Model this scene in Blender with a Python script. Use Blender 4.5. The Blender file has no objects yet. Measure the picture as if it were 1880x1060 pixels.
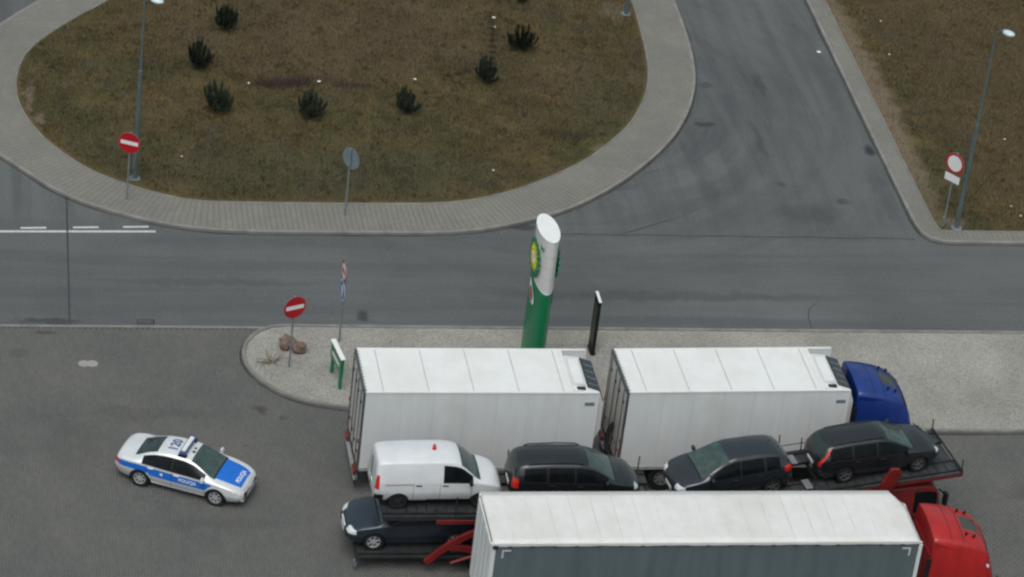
import bpy, bmesh, math, random
import numpy as np
from mathutils import Vector, Matrix
R = math.radians
rng = np.random.default_rng(7)
random.seed(7)
scn = bpy.context.scene
col = scn.collection

# ------------------------------------------------------------------ camera
def cam_axes(p, y, r):
    cy, sy, cp, sp = math.cos(y), math.sin(y), math.cos(p), math.sin(p)
    f = Vector((sy*cp, cy*cp, -sp)); rt = Vector((cy, -sy, 0)); up = rt.cross(f)
    return rt*math.cos(r)+up*math.sin(r), up*math.cos(r)-rt*math.sin(r), f
cd = bpy.data.cameras.new('camera'); cam = bpy.data.objects.new('camera', cd); col.objects.link(cam)
rt, up, fw = cam_axes(R(31.545), R(12.468), R(7.193))
mw = Matrix((rt, up, -fw)).transposed().to_4x4(); mw.translation = (-15.304, -89.093, 64.021)
cam.matrix_world = mw
cd.sensor_width = 36; cd.lens = 36*6174.5/1880; cd.clip_start = 1; cd.clip_end = 5000
scn.camera = cam

# ------------------------------------------------------------------ sky, sun, exposure
SUN_EL, SUN_AZ = 66, 205           # azimuth clockwise from +Y
w = bpy.data.worlds.new('World'); scn.world = w; w.use_nodes = True
nt = w.node_tree; nt.nodes.clear()
sky = nt.nodes.new('ShaderNodeTexSky'); sky.sky_type = 'NISHITA'; sky.sun_disc = False
sky.sun_elevation = R(SUN_EL); sky.sun_rotation = R(SUN_AZ); sky.air_density = 1.0; sky.dust_density = 6.0; sky.ozone_density = 1.0
hs = nt.nodes.new('ShaderNodeHueSaturation'); hs.inputs['Saturation'].default_value = 0.5; hs.inputs['Hue'].default_value = 0.47
bg = nt.nodes.new('ShaderNodeBackground'); bg.inputs['Strength'].default_value = 0.135
wo = nt.nodes.new('ShaderNodeOutputWorld')
nt.links.new(sky.outputs[0], hs.inputs['Color']); tint = nt.nodes.new('ShaderNodeMix'); tint.data_type = 'RGBA'; tint.blend_type = 'MULTIPLY'; tint.inputs[0].default_value = 1; tint.inputs[7].default_value = (.945, 1, .985, 1)
nt.links.new(hs.outputs[0], tint.inputs[6]); nt.links.new(tint.outputs[2], bg.inputs['Color']); nt.links.new(bg.outputs[0], wo.inputs[0])
sd = bpy.data.lights.new('sun', 'SUN'); sd.energy = 0.6; sd.angle = R(40); sd.color = (1, 1, .96)
so = bpy.data.objects.new('sun', sd); col.objects.link(so)
az = R(SUN_AZ); el = R(SUN_EL)
sdir = Vector((math.sin(az)*math.cos(el), math.cos(az)*math.cos(el), math.sin(el)))
so.rotation_euler = sdir.to_track_quat('Z', 'Y').to_euler(); so.location = sdir*80
scn.view_settings.view_transform = 'Standard'; scn.view_settings.look = 'None'
scn.view_settings.exposure = 0.0; scn.view_settings.gamma = 1.0
scn.render.engine = 'CYCLES'
scn.cycles.pixel_filter_type = 'BLACKMAN_HARRIS'; scn.cycles.filter_width = 2.4

# ------------------------------------------------------------------ materials
def lin(c):
    return tuple(((v/255)/12.92 if v/255 <= .04045 else ((v/255+.055)/1.055)**2.4) for v in c)
class NT:
    def __init__(s, name):
        s.m = bpy.data.materials.new(name); s.m.use_nodes = True; s.t = s.m.node_tree
        s.b = s.t.nodes['Principled BSDF']; s.co = s.t.nodes.new('ShaderNodeTexCoord')
    def n(s, typ, **kw):
        nd = s.t.nodes.new(typ)
        for k, v in kw.items(): setattr(nd, k, v)
        return nd
    def l(s, a, b): s.t.links.new(a, b)
    def noise(s, scale, detail=4, rough=.55, vec=None, stretch=None, dist=0):
        nz = s.n('ShaderNodeTexNoise'); nz.inputs['Scale'].default_value = scale; nz.inputs['Detail'].default_value = detail
        nz.inputs['Roughness'].default_value = rough; nz.inputs['Distortion'].default_value = dist
        v = vec or s.co.outputs['Object']
        if stretch:
            mp = s.n('ShaderNodeMapping'); mp.inputs['Scale'].default_value = stretch; s.l(v, mp.inputs['Vector']); v = mp.outputs[0]
        s.l(v, nz.inputs['Vector']); return nz.outputs['Fac']
    def ramp(s, fac, stops, interp='LINEAR'):
        r = s.n('ShaderNodeValToRGB'); r.color_ramp.interpolation = interp
        e = r.color_ramp.elements
        while len(e) < len(stops): e.new(.5)
        for i, (p, c) in enumerate(stops):
            e[i].position = p; e[i].color = (c, c, c, 1) if isinstance(c, (int, float)) else (*c, 1)
        s.l(fac, r.inputs[0]); return r.outputs[0]
    def mix(s, fac, a, b, mode='MIX'):
        m = s.n('ShaderNodeMix', data_type='RGBA', blend_type=mode)
        for sock, v in ((m.inputs[0], fac), (m.inputs[6], a), (m.inputs[7], b)):
            if isinstance(v, (int, float)): sock.default_value = v if sock.type == 'VALUE' else (v, v, v, 1)
            elif isinstance(v, tuple): sock.default_value = (*v, 1)
            else: s.l(v, sock)
        return m.outputs[2]
    def math(s, op, a, b=None, clamp=False):
        m = s.n('ShaderNodeMath', operation=op, use_clamp=clamp)
        for sock, v in ((m.inputs[0], a), (m.inputs[1], b)):
            if v is None: continue
            if isinstance(v, (int, float)): sock.default_value = v
            else: s.l(v, sock)
        return m.outputs[0]
    def bump(s, h, strength, dist=.01):
        b = s.n('ShaderNodeBump'); b.inputs['Strength'].default_value = strength; b.inputs['Distance'].default_value = dist
        s.l(h, b.inputs['Height']); s.l(b.outputs[0], s.b.inputs['Normal'])
    def base(s, c):
        if isinstance(c, tuple): s.b.inputs['Base Color'].default_value = (*c, 1)
        else: s.l(c, s.b.inputs['Base Color'])
    def set(s, **kw):
        for k, v in kw.items(): s.b.inputs[k.replace('_', ' ')].default_value = v
def mat(name, c, rough=.5, metal=0, coat=0, var=.12, scale=2.5, streak=None, bump=0, bscale=60, spec=.5):
    t = NT(name)
    nz = t.noise(scale, 5, .6, stretch=streak)
    t.base(t.mix(t.ramp(nz, [(.3, 0.), (.7, 1.)]), tuple(v*(1-var) for v in c), tuple(min(1, v*(1+var)) for v in c)))
    t.set(Roughness=rough, Metallic=metal, Coat_Weight=coat, Coat_Roughness=.08, Specular_IOR_Level=spec)
    if bump: t.bump(t.noise(bscale, 3), bump)
    return t.m
M = {}
def carpaint(name, c, metal=.25, rough=.38, coat=.6): M[name] = mat(name, c, rough, metal, coat, var=.07, scale=1.6)
carpaint('silver_paint', (.76, .775, .79), .32, .36); carpaint('white_paint', (.62, .64, .66), 0, .4, .5)
carpaint('black_paint', (.012, .014, .017), .1, .3); carpaint('dark_grey_paint', (.022, .027, .034), .2, .3)
carpaint('blue_grey_paint', (.020, .031, .046), .25, .32); carpaint('police_blue', (.004, .135, .56), 0, .55, .0)
carpaint('police_navy', (.02, .07, .22), 0, .4); M['cab_blue'] = mat('cab_blue', (.006, .028, .17), .4, 0, .35, var=.22, scale=1.2, streak=(2.5, 2.5, .5)); M['cab_red'] = mat('cab_red', (.36, .010, .010), .4, 0, .35, var=.2, scale=1.2, streak=(2.5, 2.5, .5)); M['carrier_red'] = mat('carrier_red', (.17, .010, .010), .5, 0, .1, var=.3, scale=1.5)
M['glass'] = mat('glass', (.022, .036, .034), .05, 0, 0, var=.15, spec=.55)
M['windscreen_glass'] = mat('windscreen_glass', (.045, .072, .068), .06, 0, 0, var=.35, scale=3, spec=.6)
M['side_glass'] = mat('side_glass', (.006, .008, .009), .08, 0, 0, var=.4, scale=4, spec=.12)
M['rubber'] = mat('rubber', (.014, .014, .015), .8, var=.2, spec=.3)
M['black_plastic'] = mat('black_plastic', (.012, .013, .014), .6, var=.2, spec=.25)
M['dark_steel'] = mat('dark_steel', (.03, .031, .033), .55, .3, var=.35, scale=3)
M['deck_steel'] = mat('deck_steel', (.055, .059, .062), .5, .4, var=.4, scale=2.5, bump=.2, bscale=40)
M['dim_alloy'] = mat('dim_alloy', (.16, .165, .17), .4, .5, var=.1)
M['alloy'] = mat('alloy', (.60, .61, .62), .35, .5, var=.1)
M['steel_grey'] = mat('steel_grey', (.30, .31, .32), .4, .6, var=.15)
M['galvanised'] = mat('galvanised', (.20, .235, .245), .55, .25, var=.2, scale=6)
M['lamp_post'] = mat('lamp_post', (.105, .150, .152), .5, .2, var=.2, scale=3)
M['sign_back'] = mat('sign_back', (.18, .245, .28), .5, .2, var=.12, scale=4)
M['lens_clear'] = mat('lens_clear', (.62, .65, .66), .12, 0, .5, var=.25, scale=14)
M['lens_red'] = mat('lens_red', (.55, .016, .010), .2, 0, .5, var=.25, scale=12)
M['lens_dull'] = mat('lens_dull', (.20, .035, .022), .35, 0, .2, var=.4, scale=9)
M['lens_orange'] = mat('lens_orange', (.36, .10, .045), .25, 0, .3, var=.2, scale=12)
M['lamp_lens'] = mat('lamp_lens', (.55, .66, .70), .25, 0, .3, var=.08)
M['sign_red'] = mat('sign_red', (.42, .006, .014), .35, var=.08); M['sign_white'] = mat('sign_white', (.74, .75, .75), .4, var=.06)
M['sign_blue'] = mat('sign_blue', (.03, .13, .36), .35, var=.08)
M['brand_green'] = mat('brand_green', (.003, .17, .065), .35, 0, .2, var=.12, scale=1.5)
M['brand_lime'] = mat('brand_lime', (.25, .45, .03), .4, var=.05); M['brand_yellow'] = mat('brand_yellow', (.80, .62, .03), .4, var=.05)
M['pylon_white'] = mat('pylon_white', (.60, .60, .585), .4, var=.07, scale=1.5, streak=(4, 4, .6))
M['pylon_top'] = mat('pylon_top', (.74, .75, .75), .4, var=.05)
M['road_paint'] = mat('road_paint', (.50, .51, .51), .6, var=.22, scale=9)
M['seam'] = mat('seam', (.034, .036, .040), .7, var=.3, scale=3)
M['plate_white'] = mat('plate_white', (.7, .7, .68), .4)
M['iron'] = mat('iron', (.02, .021, .022), .6, .3, var=.3, scale=9)
M['cover_concrete'] = mat('cover_concrete', (.28, .275, .255), .8, var=.12, scale=6, bump=.3)
M['litter'] = mat('litter', (.72, .72, .68), .6, var=.1)
M['bark'] = mat('bark', (.05, .035, .022), .9, var=.3, scale=20)
M['stick'] = mat('stick', (.16, .12, .08), .9, var=.35, scale=12)

def panel_white(name, c, streakvar, dirt):
    t = NT(name)
    a = t.noise(1.1, 6, .6, stretch=(3.0, 3.0, .35)); b = t.noise(.55, 4, .6); d = t.noise(14, 4, .7)
    k = t.mix(t.ramp(a, [(.25, 0.), (.75, 1.)]), tuple(v*(1-streakvar) for v in c), c)
    k = t.mix(t.ramp(b, [(.45, 0.), (.78, 1.)]), k, tuple(v*(1-dirt)*f for v, f in zip(c, (1, .985, .95))))
    k = t.mix(t.math('MULTIPLY', t.ramp(d, [(.62, 0.), (.75, 1.)]), .35), k, tuple(v*.6 for v in c))
    t.base(k); t.set(Roughness=.42, Specular_IOR_Level=.4)
    return t.m
M['box_side'] = panel_white('box_side', (.73, .755, .76), .12, .17)
M['box_roof'] = panel_white('box_roof', (.74, .75, .745), .08, .15)
M['tarp_roof'] = panel_white('tarp_roof', (.71, .705, .69), .10, .18)
M['door_grey'] = panel_white('door_grey', (.68, .655, .62), .2, .3)
M['tarp_seam'] = mat('tarp_seam', (.60, .595, .58), .6, var=.15)
M['frame_grey'] = mat('frame_grey', (.10, .105, .11), .5, .2, var=.3, scale=4)
M['grille_gloss'] = mat('grille_gloss', (.02, .026, .034), .2, 0, .3, var=.3)
M['lid_white'] = mat('lid_white', (.52, .55, .57), .45, var=.1)
M['trim_grey'] = mat('trim_grey', (.40, .41, .41), .45, .2, var=.2, scale=4)
M['joint_pale'] = mat('joint_pale', (.50, .515, .52), .6, var=.2, scale=3)
M['seal_grey'] = mat('seal_grey', (.30, .31, .31), .6, var=.25, scale=3)
def curtain():
    t = NT('curtain')
    a = t.noise(.8, 5, .6, stretch=(2.5, 1, .3)); c = (.108, .140, .152)
    t.base(t.mix(t.ramp(a, [(.3, 0.), (.7, 1.)]), tuple(v*.82 for v in c), tuple(v*1.1 for v in c)))
    t.set(Roughness=.5, Specular_IOR_Level=.35); t.bump(t.noise(1.3, 3, .5, stretch=(1.5, 1, .25)), .35, .08); return t.m
M['curtain'] = curtain()

def patch_mask(t, pts, warp=.9):
    """irregular patches at fixed places: stains, soil, grass tones, one painted shade"""
    tot = None
    nz = t.n('ShaderNodeTexNoise'); nz.inputs['Scale'].default_value = 1.3; nz.inputs['Detail'].default_value = 4
    t.l(t.co.outputs['Object'], nz.inputs['Vector'])
    sub = t.n('ShaderNodeVectorMath', operation='SUBTRACT'); t.l(nz.outputs['Color'], sub.inputs[0]); sub.inputs[1].default_value = (.5, .5, .5)
    sc = t.n('ShaderNodeVectorMath', operation='SCALE'); t.l(sub.outputs[0], sc.inputs[0]); sc.inputs['Scale'].default_value = warp
    ad = t.n('ShaderNodeVectorMath', operation='ADD'); t.l(t.co.outputs['Object'], ad.inputs[0]); t.l(sc.outputs[0], ad.inputs[1])
    for (x, y, rx, ry, s) in pts:
        mp = t.n('ShaderNodeMapping', vector_type='POINT'); mp.inputs['Location'].default_value = (-x/rx, -y/ry, 0); mp.inputs['Scale'].default_value = (1/rx, 1/ry, 0)
        t.l(ad.outputs[0], mp.inputs[0])
        ln = t.n('ShaderNodeVectorMath', operation='LENGTH'); t.l(mp.outputs[0], ln.inputs[0])
        k = t.math('MULTIPLY', t.ramp(ln.outputs['Value'], [(.35, 1.), (1., 0.)], 'EASE'), s)
        tot = k if tot is None else t.math('MAXIMUM', tot, k)
    return tot
def asphalt():
    t = NT('asphalt')
    big = t.noise(.13, 6, .62); mid = t.noise(.8, 6, .7); fine = t.noise(38, 3, .8); grain = t.noise(11, 4, .85); lanes = t.noise(1, 5, .6, stretch=(.06, 1.1, 1), dist=.5)
    # worn wheel tracks bending round the island corner
    sub = t.n('ShaderNodeVectorMath', operation='SUBTRACT'); t.l(t.co.outputs['Object'], sub.inputs[0]); sub.inputs[1].default_value = (10.5, 27.5, 0)
    ln = t.n('ShaderNodeVectorMath', operation='LENGTH'); t.l(sub.outputs[0], ln.inputs[0])
    sx = t.n('ShaderNodeSeparateXYZ'); t.l(sub.outputs[0], sx.inputs[0]); ang = t.math('ARCTAN2', sx.outputs[1], sx.outputs[0])
    cb = t.n('ShaderNodeCombineXYZ'); t.l(t.math('MULTIPLY', ln.outputs['Value'], .9), cb.inputs[0]); t.l(t.math('MULTIPLY', ang, 1.3), cb.inputs[1])
    arc = t.noise(1.0, 6, .65, vec=cb.outputs[0], dist=.25)
    near = t.ramp(t.math('DIVIDE', ln.outputs['Value'], 20), [(.28, 1.), (.85, 0.)])
    c = t.mix(t.ramp(big, [(.3, 0.), (.7, 1.)]), (.083, .089, .092), (.120, .127, .129))
    pos = t.n('ShaderNodeSeparateXYZ'); t.l(t.co.outputs['Object'], pos.inputs[0])
    main = t.ramp(t.math('DIVIDE', pos.outputs[1], 30), [(.52, 1.), (.62, 0.)]); side = t.math('SUBTRACT', 1.0, main)
    sl = t.noise(1, 5, .6, stretch=(1.2, .10, 1), dist=.5)
    c = t.mix(t.math('MULTIPLY', t.math('MULTIPLY', t.ramp(lanes, [(.40, 0.), (.62, 1.)]), .42), main), c, (.062, .068, .072))
    c = t.mix(t.math('MULTIPLY', t.math('MULTIPLY', t.ramp(sl, [(.44, 0.), (.62, 1.)]), .5), side), c, (.058, .063, .066))
    c = t.mix(t.math('MULTIPLY', t.math('MULTIPLY', t.ramp(arc, [(.46, 0.), (.64, 1.)]), .65), near), c, (.052, .058, .062))
    c = t.mix(t.math('MULTIPLY', t.ramp(arc, [(.30, .35), (.44, 0.)]), near), c, (.135, .145, .148))
    c = t.mix(t.math('MULTIPLY', t.ramp(mid, [(.50, 0.), (.75, 1.)]), .38), c, (.118, .122, .120))
    c = t.mix(1.0, c, t.ramp(grain, [(.22, .72), (.78, 1.32)]), 'MULTIPLY')
    c = t.mix(1.0, c, t.ramp(fine, [(.25, .82), (.75, 1.2)]), 'MULTIPLY')
    st = patch_mask(t, [(23.35, 23.4, .38, .55, .9), (16.9, 25.2, .45, .38, .75), (1.5, 10.75, .4, .5, .7), (17.7, 28.4, .45, .35, .45), (16.7, 31.5, .4, .3, .4), (8.2, 16.98, 1.1, .25, .7),
                        (19.6, 18.4, 1.5, 1.0, .30), (21.3, 19.3, .35, .35, .55), (19.1, 20.5, .3, .25, .45), (-9.5, 10.2, 1.6, .2, .55), (20.0, 28.5, .22, 1.3, .4), (18.9, 24.2, .2, 2.0, .3), (13, 12.3, 9, .45, .28), (-4, 13, 6, .35, .2), (22.9, 30, .6, 6, .22), (23.0, 20, .5, 3, .2)])
    c = t.mix(st, c, (.028, .031, .033))
    t.base(c); t.set(Roughness=.88, Specular_IOR_Level=.25); t.bump(fine, .5, .006); return t.m
M['asphalt'] = asphalt()
def paver(name, c, rnd, warm, dark, scale=.25, spots=()):
    t = NT(name); g = t.n('ShaderNodeNewGeometry')
    k = t.ramp(g.outputs['Random Per Island'], [(0., 1-rnd), (1., 1+rnd)])
    big = t.noise(scale, 6, .62); med = t.noise(1.2, 5, .65); f = t.noise(45, 3, .8)
    b = t.mix(t.ramp(big, [(.32, 0.), (.68, 1.)]), dark, c)
    b = t.mix(t.math('MULTIPLY', t.ramp(med, [(.5, 0.), (.75, 1.)]), .6), b, warm)
    if spots: b = t.mix(patch_mask(t, spots, 1.2), b, (.038, .038, .037))
    b = t.mix(1.0, b, k, 'MULTIPLY')
    b = t.mix(1.0, b, t.ramp(f, [(.2, .8), (.8, 1.2)]), 'MULTIPLY')
    t.base(b); t.set(Roughness=.88, Specular_IOR_Level=.3); return t
M['lot_paver'] = paver('lot_paver', (.133, .132, .123), .07, (.148, .142, .124), (.098, .102, .102), spots=[(-2.6, 4.75, .35, .25, .6), (-1.9, 4.3, .2, .15, .5), (20.3, 2.5, .8, .4, .6), (-9.8, 9.6, .7, .18, .6), (-10.6, 8.2, .4, .3, .25), (-6.5, 4.6, 3.5, .5, .18), (-9, 2.5, 1.2, 3, .15), (-4.5, -1.6, 3.5, .5, .16), (23, 0, 1.2, .6, .25), (-3.2, 2.9, .18, .14, .5)]).m  # stain spots; the one below the front deck also paints in shade
M['walk_paver'] = paver('walk_paver', (.208, .202, .180), .05, (.22, .207, .182), (.168, .164, .15), .3).m
M['joint_sand'] = mat('joint_sand', (.075, .073, .066), .95, var=.2, scale=3)
M['walk_sand'] = mat('walk_sand', (.10, .096, .085), .95, var=.2, scale=3)
M['kerb'] = mat('kerb', (.20, .195, .18), .85, var=.22, scale=1.7, bump=.3)
M['kerb_dark'] = mat('kerb_dark', (.19, .186, .175), .85, var=.25, scale=1.5, bump=.3)
def grassmat(name, blade, soils=()):
    t = NT(name); big = t.noise(.16, 6, .62, dist=.6); med = t.noise(.75, 6, .66, dist=.5); fn = t.noise(5, 5, .75); pat = t.noise(.42, 5, .6, dist=1.); tus = t.noise(1, 4, .7, stretch=(1.6, 3.4, 1), dist=.6)
    c = t.mix(t.ramp(big, [(.36, 0.), (.64, 1.)]), (.072, .069, .031), (.116, .088, .042))
    c = t.mix(t.math('MULTIPLY', t.ramp(med, [(.46, 0.), (.68, 1.)]), .8), c, (.140, .098, .044))
    c = t.mix(t.math('MULTIPLY', t.ramp(pat, [(.54, 0.), (.70, 1.)]), .65), c, (.080, .064, .054))
    c = t.mix(t.math('MULTIPLY', t.ramp(tus, [(.46, 0.), (.66, 1.)]), .5), c, (.050, .048, .026))
    c = t.mix(t.math('MULTIPLY', t.ramp(fn, [(.46, 0.), (.72, 1.)]), .6), c, (.045, .041, .026))
    zone = patch_mask(t, [(3.2, 32.5, 8.5, 6.0, .9), (10.5, 28.5, 3.5, 2.2, .55), (-4, 33, 3, 3, .5), (29.5, 32, 4.5, 12, .7), (28, 21, 3, 2, .6)], 5.0)
    c = t.mix(t.math('MULTIPLY', zone, .62), c, t.mix(t.ramp(med, [(.35, 0.), (.65, 1.)]), (.122, .086, .050), (.098, .072, .050)))
    ring = patch_mask(t, [(2, 20.8, 11, 2.2, .8), (-6.5, 22.5, 2.5, 3, .5), (13, 27, 2, 4, .5)], 3.0)
    c = t.mix(t.math('MULTIPLY', ring, .8), c, t.mix(t.ramp(tus, [(.4, 0.), (.6, 1.)]), (.056, .057, .031), (.080, .073, .048)))
    if soils: c = t.mix(patch_mask(t, soils, 1.1), c, (.165, .132, .094))
    if blade:
        g = t.n('ShaderNodeNewGeometry')
        c = t.mix(1.0, c, t.ramp(g.outputs['Random Per Island'], [(0., .6), (.7, 1.0), (.95, 1.3), (1., 2.2)]), 'MULTIPLY')
    else: t.bump(fn, .8, .05)
    t.base(c); t.set(Roughness=.95, Specular_IOR_Level=.15); return t.m
SOIL = [(-9.75, 26.2, .28, 1.6, .8), (-9.5, 24.5, .35, .5, 1.), (14.9, 34.6, 1.0, .9, .6), (24.75, 28, .75, 14, .85), (25.1, 17.6, .9, .55, .9), (12.2, 22.9, .5, .4, .6), (-6.2, 20.0, .4, .3, .7)]
M['dry_grass'] = grassmat('dry_grass', False, SOIL); M['grass_blade'] = grassmat('grass_blade', True, SOIL)
def gravelmat(name, pebble):
    t = NT(name); big = t.noise(.3, 5, .6); vo = t.n('ShaderNodeTexVoronoi'); vo.inputs['Scale'].default_value = 14; t.l(t.co.outputs['Object'], vo.inputs['Vector'])
    c = t.mix(t.ramp(big, [(.35, 0.), (.65, 1.)]), (.262, .254, .231), (.352, .341, .313))
    if pebble:
        g = t.n('ShaderNodeNewGeometry'); k = t.ramp(g.outputs['Random Per Island'], [(0., .72), (.3, .95), (1., 1.2)])
    else: k = t.ramp(t.noise(9, 5, .85), [(.25, .62), (.75, 1.3)])
    t.base(t.mix(1.0, c, k, 'MULTIPLY')); t.set(Roughness=.9, Specular_IOR_Level=.3)
    if not pebble: t.bump(vo.outputs['Distance'], .7, .03)
    return t.m
M['gravel'] = gravelmat('gravel', False); M['pebble'] = gravelmat('pebble', True)
def needle():
    t = NT('pine_needle'); g = t.n('ShaderNodeNewGeometry')
    c = t.ramp(g.outputs['Random Per Island'], [(0., (.012, .020, .014)), (.6, (.022, .034, .021)), (1., (.046, .060, .034))])
    t.base(c); t.set(Roughness=.7, Specular_IOR_Level=.25); return t.m
M['needle'] = needle()
M['notice_olive'] = mat('notice_olive', (.05, .05, .035), .5, var=.3, scale=8)
M['boulder'] = mat('boulder', (.19, .13, .105), .9, var=.45, scale=5, bump=.6, bscale=12)
M['dry_stalk'] = mat('dry_stalk', (.062, .042, .040), .95, var=.4, scale=9)

# ------------------------------------------------------------------ object helpers
def tag(o, label=None, cat=None, group=None, kind=None):
    for k, v in (('label', label), ('category', cat), ('group', group), ('kind', kind)):
        if v: o[k] = v
    return o
def empty(name, loc=(0, 0, 0), rot=(0, 0, 0), **kw):
    o = bpy.data.objects.new(name, None); col.objects.link(o); o.location = loc; o.rotation_euler = rot; o.empty_display_size = .2
    return tag(o, **kw)
def link(name, me, material, parent=None, **kw):
    o = bpy.data.objects.new(name, me); col.objects.link(o); o.parent = parent
    if material is not None and not me.materials: me.materials.append(M[material] if isinstance(material, str) else material)
    return tag(o, **kw)
def np_mesh(name, V, F, smooth=False):
    """V (n,3), F (m,k) all faces the same size"""
    V = np.asarray(V, np.float32); F = np.asarray(F, np.int32); me = bpy.data.meshes.new(name)
    me.vertices.add(len(V)); me.vertices.foreach_set('co', V.ravel())
    k = F.shape[1]; me.loops.add(F.size); me.loops.foreach_set('vertex_index', F.ravel())
    me.polygons.add(len(F)); me.polygons.foreach_set('loop_start', np.arange(0, F.size, k, dtype=np.int32))
    me.update(calc_edges=True); me.validate()
    if smooth: me.polygons.foreach_set('use_smooth', np.ones(len(me.polygons), bool))
    return me
class MB:
    def __init__(s): s.v = []; s.f = []
    def add(s, V, F):
        o = len(s.v); s.v += [tuple(map(float, p)) for p in V]; s.f += [[i+o for i in f] for f in F]; return s
    def box(s, c, d, rz=0, ry=0, taper=None):
        hx, hy, hz = d[0]/2, d[1]/2, d[2]/2; m = Matrix.Rotation(rz, 3, 'Z') @ Matrix.Rotation(ry, 3, 'Y')
        V = []
        for z in (-1, 1):
            k = taper if (taper and z > 0) else (1, 1)
            for x, y in ((-1, -1), (1, -1), (1, 1), (-1, 1)): V.append(m @ Vector((x*hx*k[0], y*hy*k[1], z*hz))+Vector(c))
        return s.add(V, [(3, 2, 1, 0), (4, 5, 6, 7), (0, 1, 5, 4), (1, 2, 6, 5), (2, 3, 7, 6), (3, 0, 4, 7)])
    def span(s, a, b): return s.box([(a[i]+b[i])/2 for i in range(3)], [abs(b[i]-a[i]) for i in range(3)])
    def cyl(s, p, q, r0, r1=None, n=12, cap=True):
        p, q = Vector(p), Vector(q); r1 = r0 if r1 is None else r1; d = (q-p).normalized()
        a = d.orthogonal().normalized(); b = d.cross(a); V = []
        for c, r in ((p, r0), (q, r1)):
            for i in range(n): t = 2*math.pi*i/n; V.append(c+(a*math.cos(t)+b*math.sin(t))*r)
        F = [(i, (i+1) % n, n+(i+1) % n, n+i) for i in range(n)]
        if cap: F += [tuple(range(n))[::-1], tuple(range(n, 2*n))]
        return s.add(V, F)
    def tube(s, pts, r, n=8):
        for i in range(len(pts)-1):
            ra, rb = (r[i], r[i+1]) if isinstance(r, (list, tuple)) else (r, r); s.cyl(pts[i], pts[i+1], ra, rb, n)
        return s
    def prism(s, poly, h0, h1, axis='Z'):
        """extrude a 2D polygon between h0 and h1 along axis"""
        def P(a, b, h): return {'Z': (a, b, h), 'Y': (a, h, b), 'X': (h, a, b)}[axis]
        n = len(poly); V = [P(*p, h0) for p in poly]+[P(*p, h1) for p in poly]
        return s.add(V, [tuple(range(n))[::-1], tuple(range(n, 2*n))]+[(i, (i+1) % n, n+(i+1) % n, n+i) for i in range(n)])
    def lathe(s, prof, axis_y=True, n=28, c=(0, 0, 0)):
        """revolve (r, h) about the Y axis"""
        V = []; F = []; m = len(prof)
        for i in range(n):
            t = 2*math.pi*i/n
            for r, h in prof: V.append((c[0]+r*math.cos(t), c[1]+h, c[2]+r*math.sin(t)))
        for i in range(n):
            for j in range(m-1): a = i*m+j; b = ((i+1) % n)*m+j; F.append((a, a+1, b+1, b))
        return s.add(V, F)
    def build(s, name, material, parent=None, smooth=False, bevel=0, **kw):
        me = bpy.data.meshes.new(name); me.from_pydata(s.v, [], s.f); me.update()
        bm = bmesh.new(); bm.from_mesh(me); bmesh.ops.recalc_face_normals(bm, faces=bm.faces); bm.to_mesh(me); bm.free()
        if smooth:
            me.polygons.foreach_set('use_smooth', [True]*len(me.polygons))
        o = link(name, me, material, parent, **kw)
        if bevel:
            b = o.modifiers.new('bevel', 'BEVEL'); b.width = bevel; b.segments = 2; b.limit_method = 'ANGLE'; b.angle_limit = R(40)
        if smooth and smooth != 'all':
            try: me.set_sharp_from_angle(angle=R(38))
            except Exception: pass
        return o
def copy_tree(o, parent=None):
    c = o.copy(); col.objects.link(c); c.parent = parent
    for ch in list(o.children): copy_tree(ch, c)
    return c
def text_mesh(txt, size, name='lettering'):
    cu = bpy.data.curves.new(name, 'FONT'); cu.body = txt; cu.size = size; cu.align_x = 'CENTER'; cu.align_y = 'CENTER'; cu.offset = size*.025
    o = bpy.data.objects.new(name, cu); col.objects.link(o); dg = bpy.context.evaluated_depsgraph_get()
    me = bpy.data.meshes.new_from_object(o.evaluated_get(dg)); col.objects.unlink(o); bpy.data.objects.remove(o)
    me.materials.clear()
    bm = bmesh.new(); bm.from_mesh(me); bmesh.ops.triangulate(bm, faces=bm.faces); bmesh.ops.subdivide_edges(bm, edges=bm.edges, cuts=3, use_grid_fill=True); bm.to_mesh(me); bm.free(); return me
def pchip(xs, ys):
    x = np.array(xs, float); y = np.array(ys, float); h = np.diff(x); d = np.diff(y)/h; m = np.zeros_like(y)
    for i in range(1, len(x)-1):
        if d[i-1]*d[i] > 0: w1, w2 = 2*h[i]+h[i-1], h[i]+2*h[i-1]; m[i] = (w1+w2)/(w1/d[i-1]+w2/d[i])
    m[0] = d[0]; m[-1] = d[-1]
    def f(q):
        q = np.clip(np.asarray(q, float), x[0], x[-1]); i = np.clip(np.searchsorted(x, q)-1, 0, len(h)-1); t = (q-x[i])/h[i]
        return (2*t**3-3*t**2+1)*y[i]+(t**3-2*t**2+t)*h[i]*m[i]+(-2*t**3+3*t**2)*y[i+1]+(t**3-t**2)*h[i]*m[i+1]
    return f
def catmull(P, n, closed=True):
    P = np.asarray(P, float); N = len(P); out = []
    for i in range(N if closed else N-1):
        p = [P[(i+k) % N] if closed else P[min(max(i+k, 0), N-1)] for k in (-1, 0, 1, 2)]
        for t in np.linspace(0, 1, n, endpoint=False):
            out.append(.5*((2*p[1])+(-p[0]+p[2])*t+(2*p[0]-5*p[1]+4*p[2]-p[3])*t*t+(-p[0]+3*p[1]-3*p[2]+p[3])*t**3))
    if not closed: out.append(P[-1])
    return np.array(out)
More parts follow.
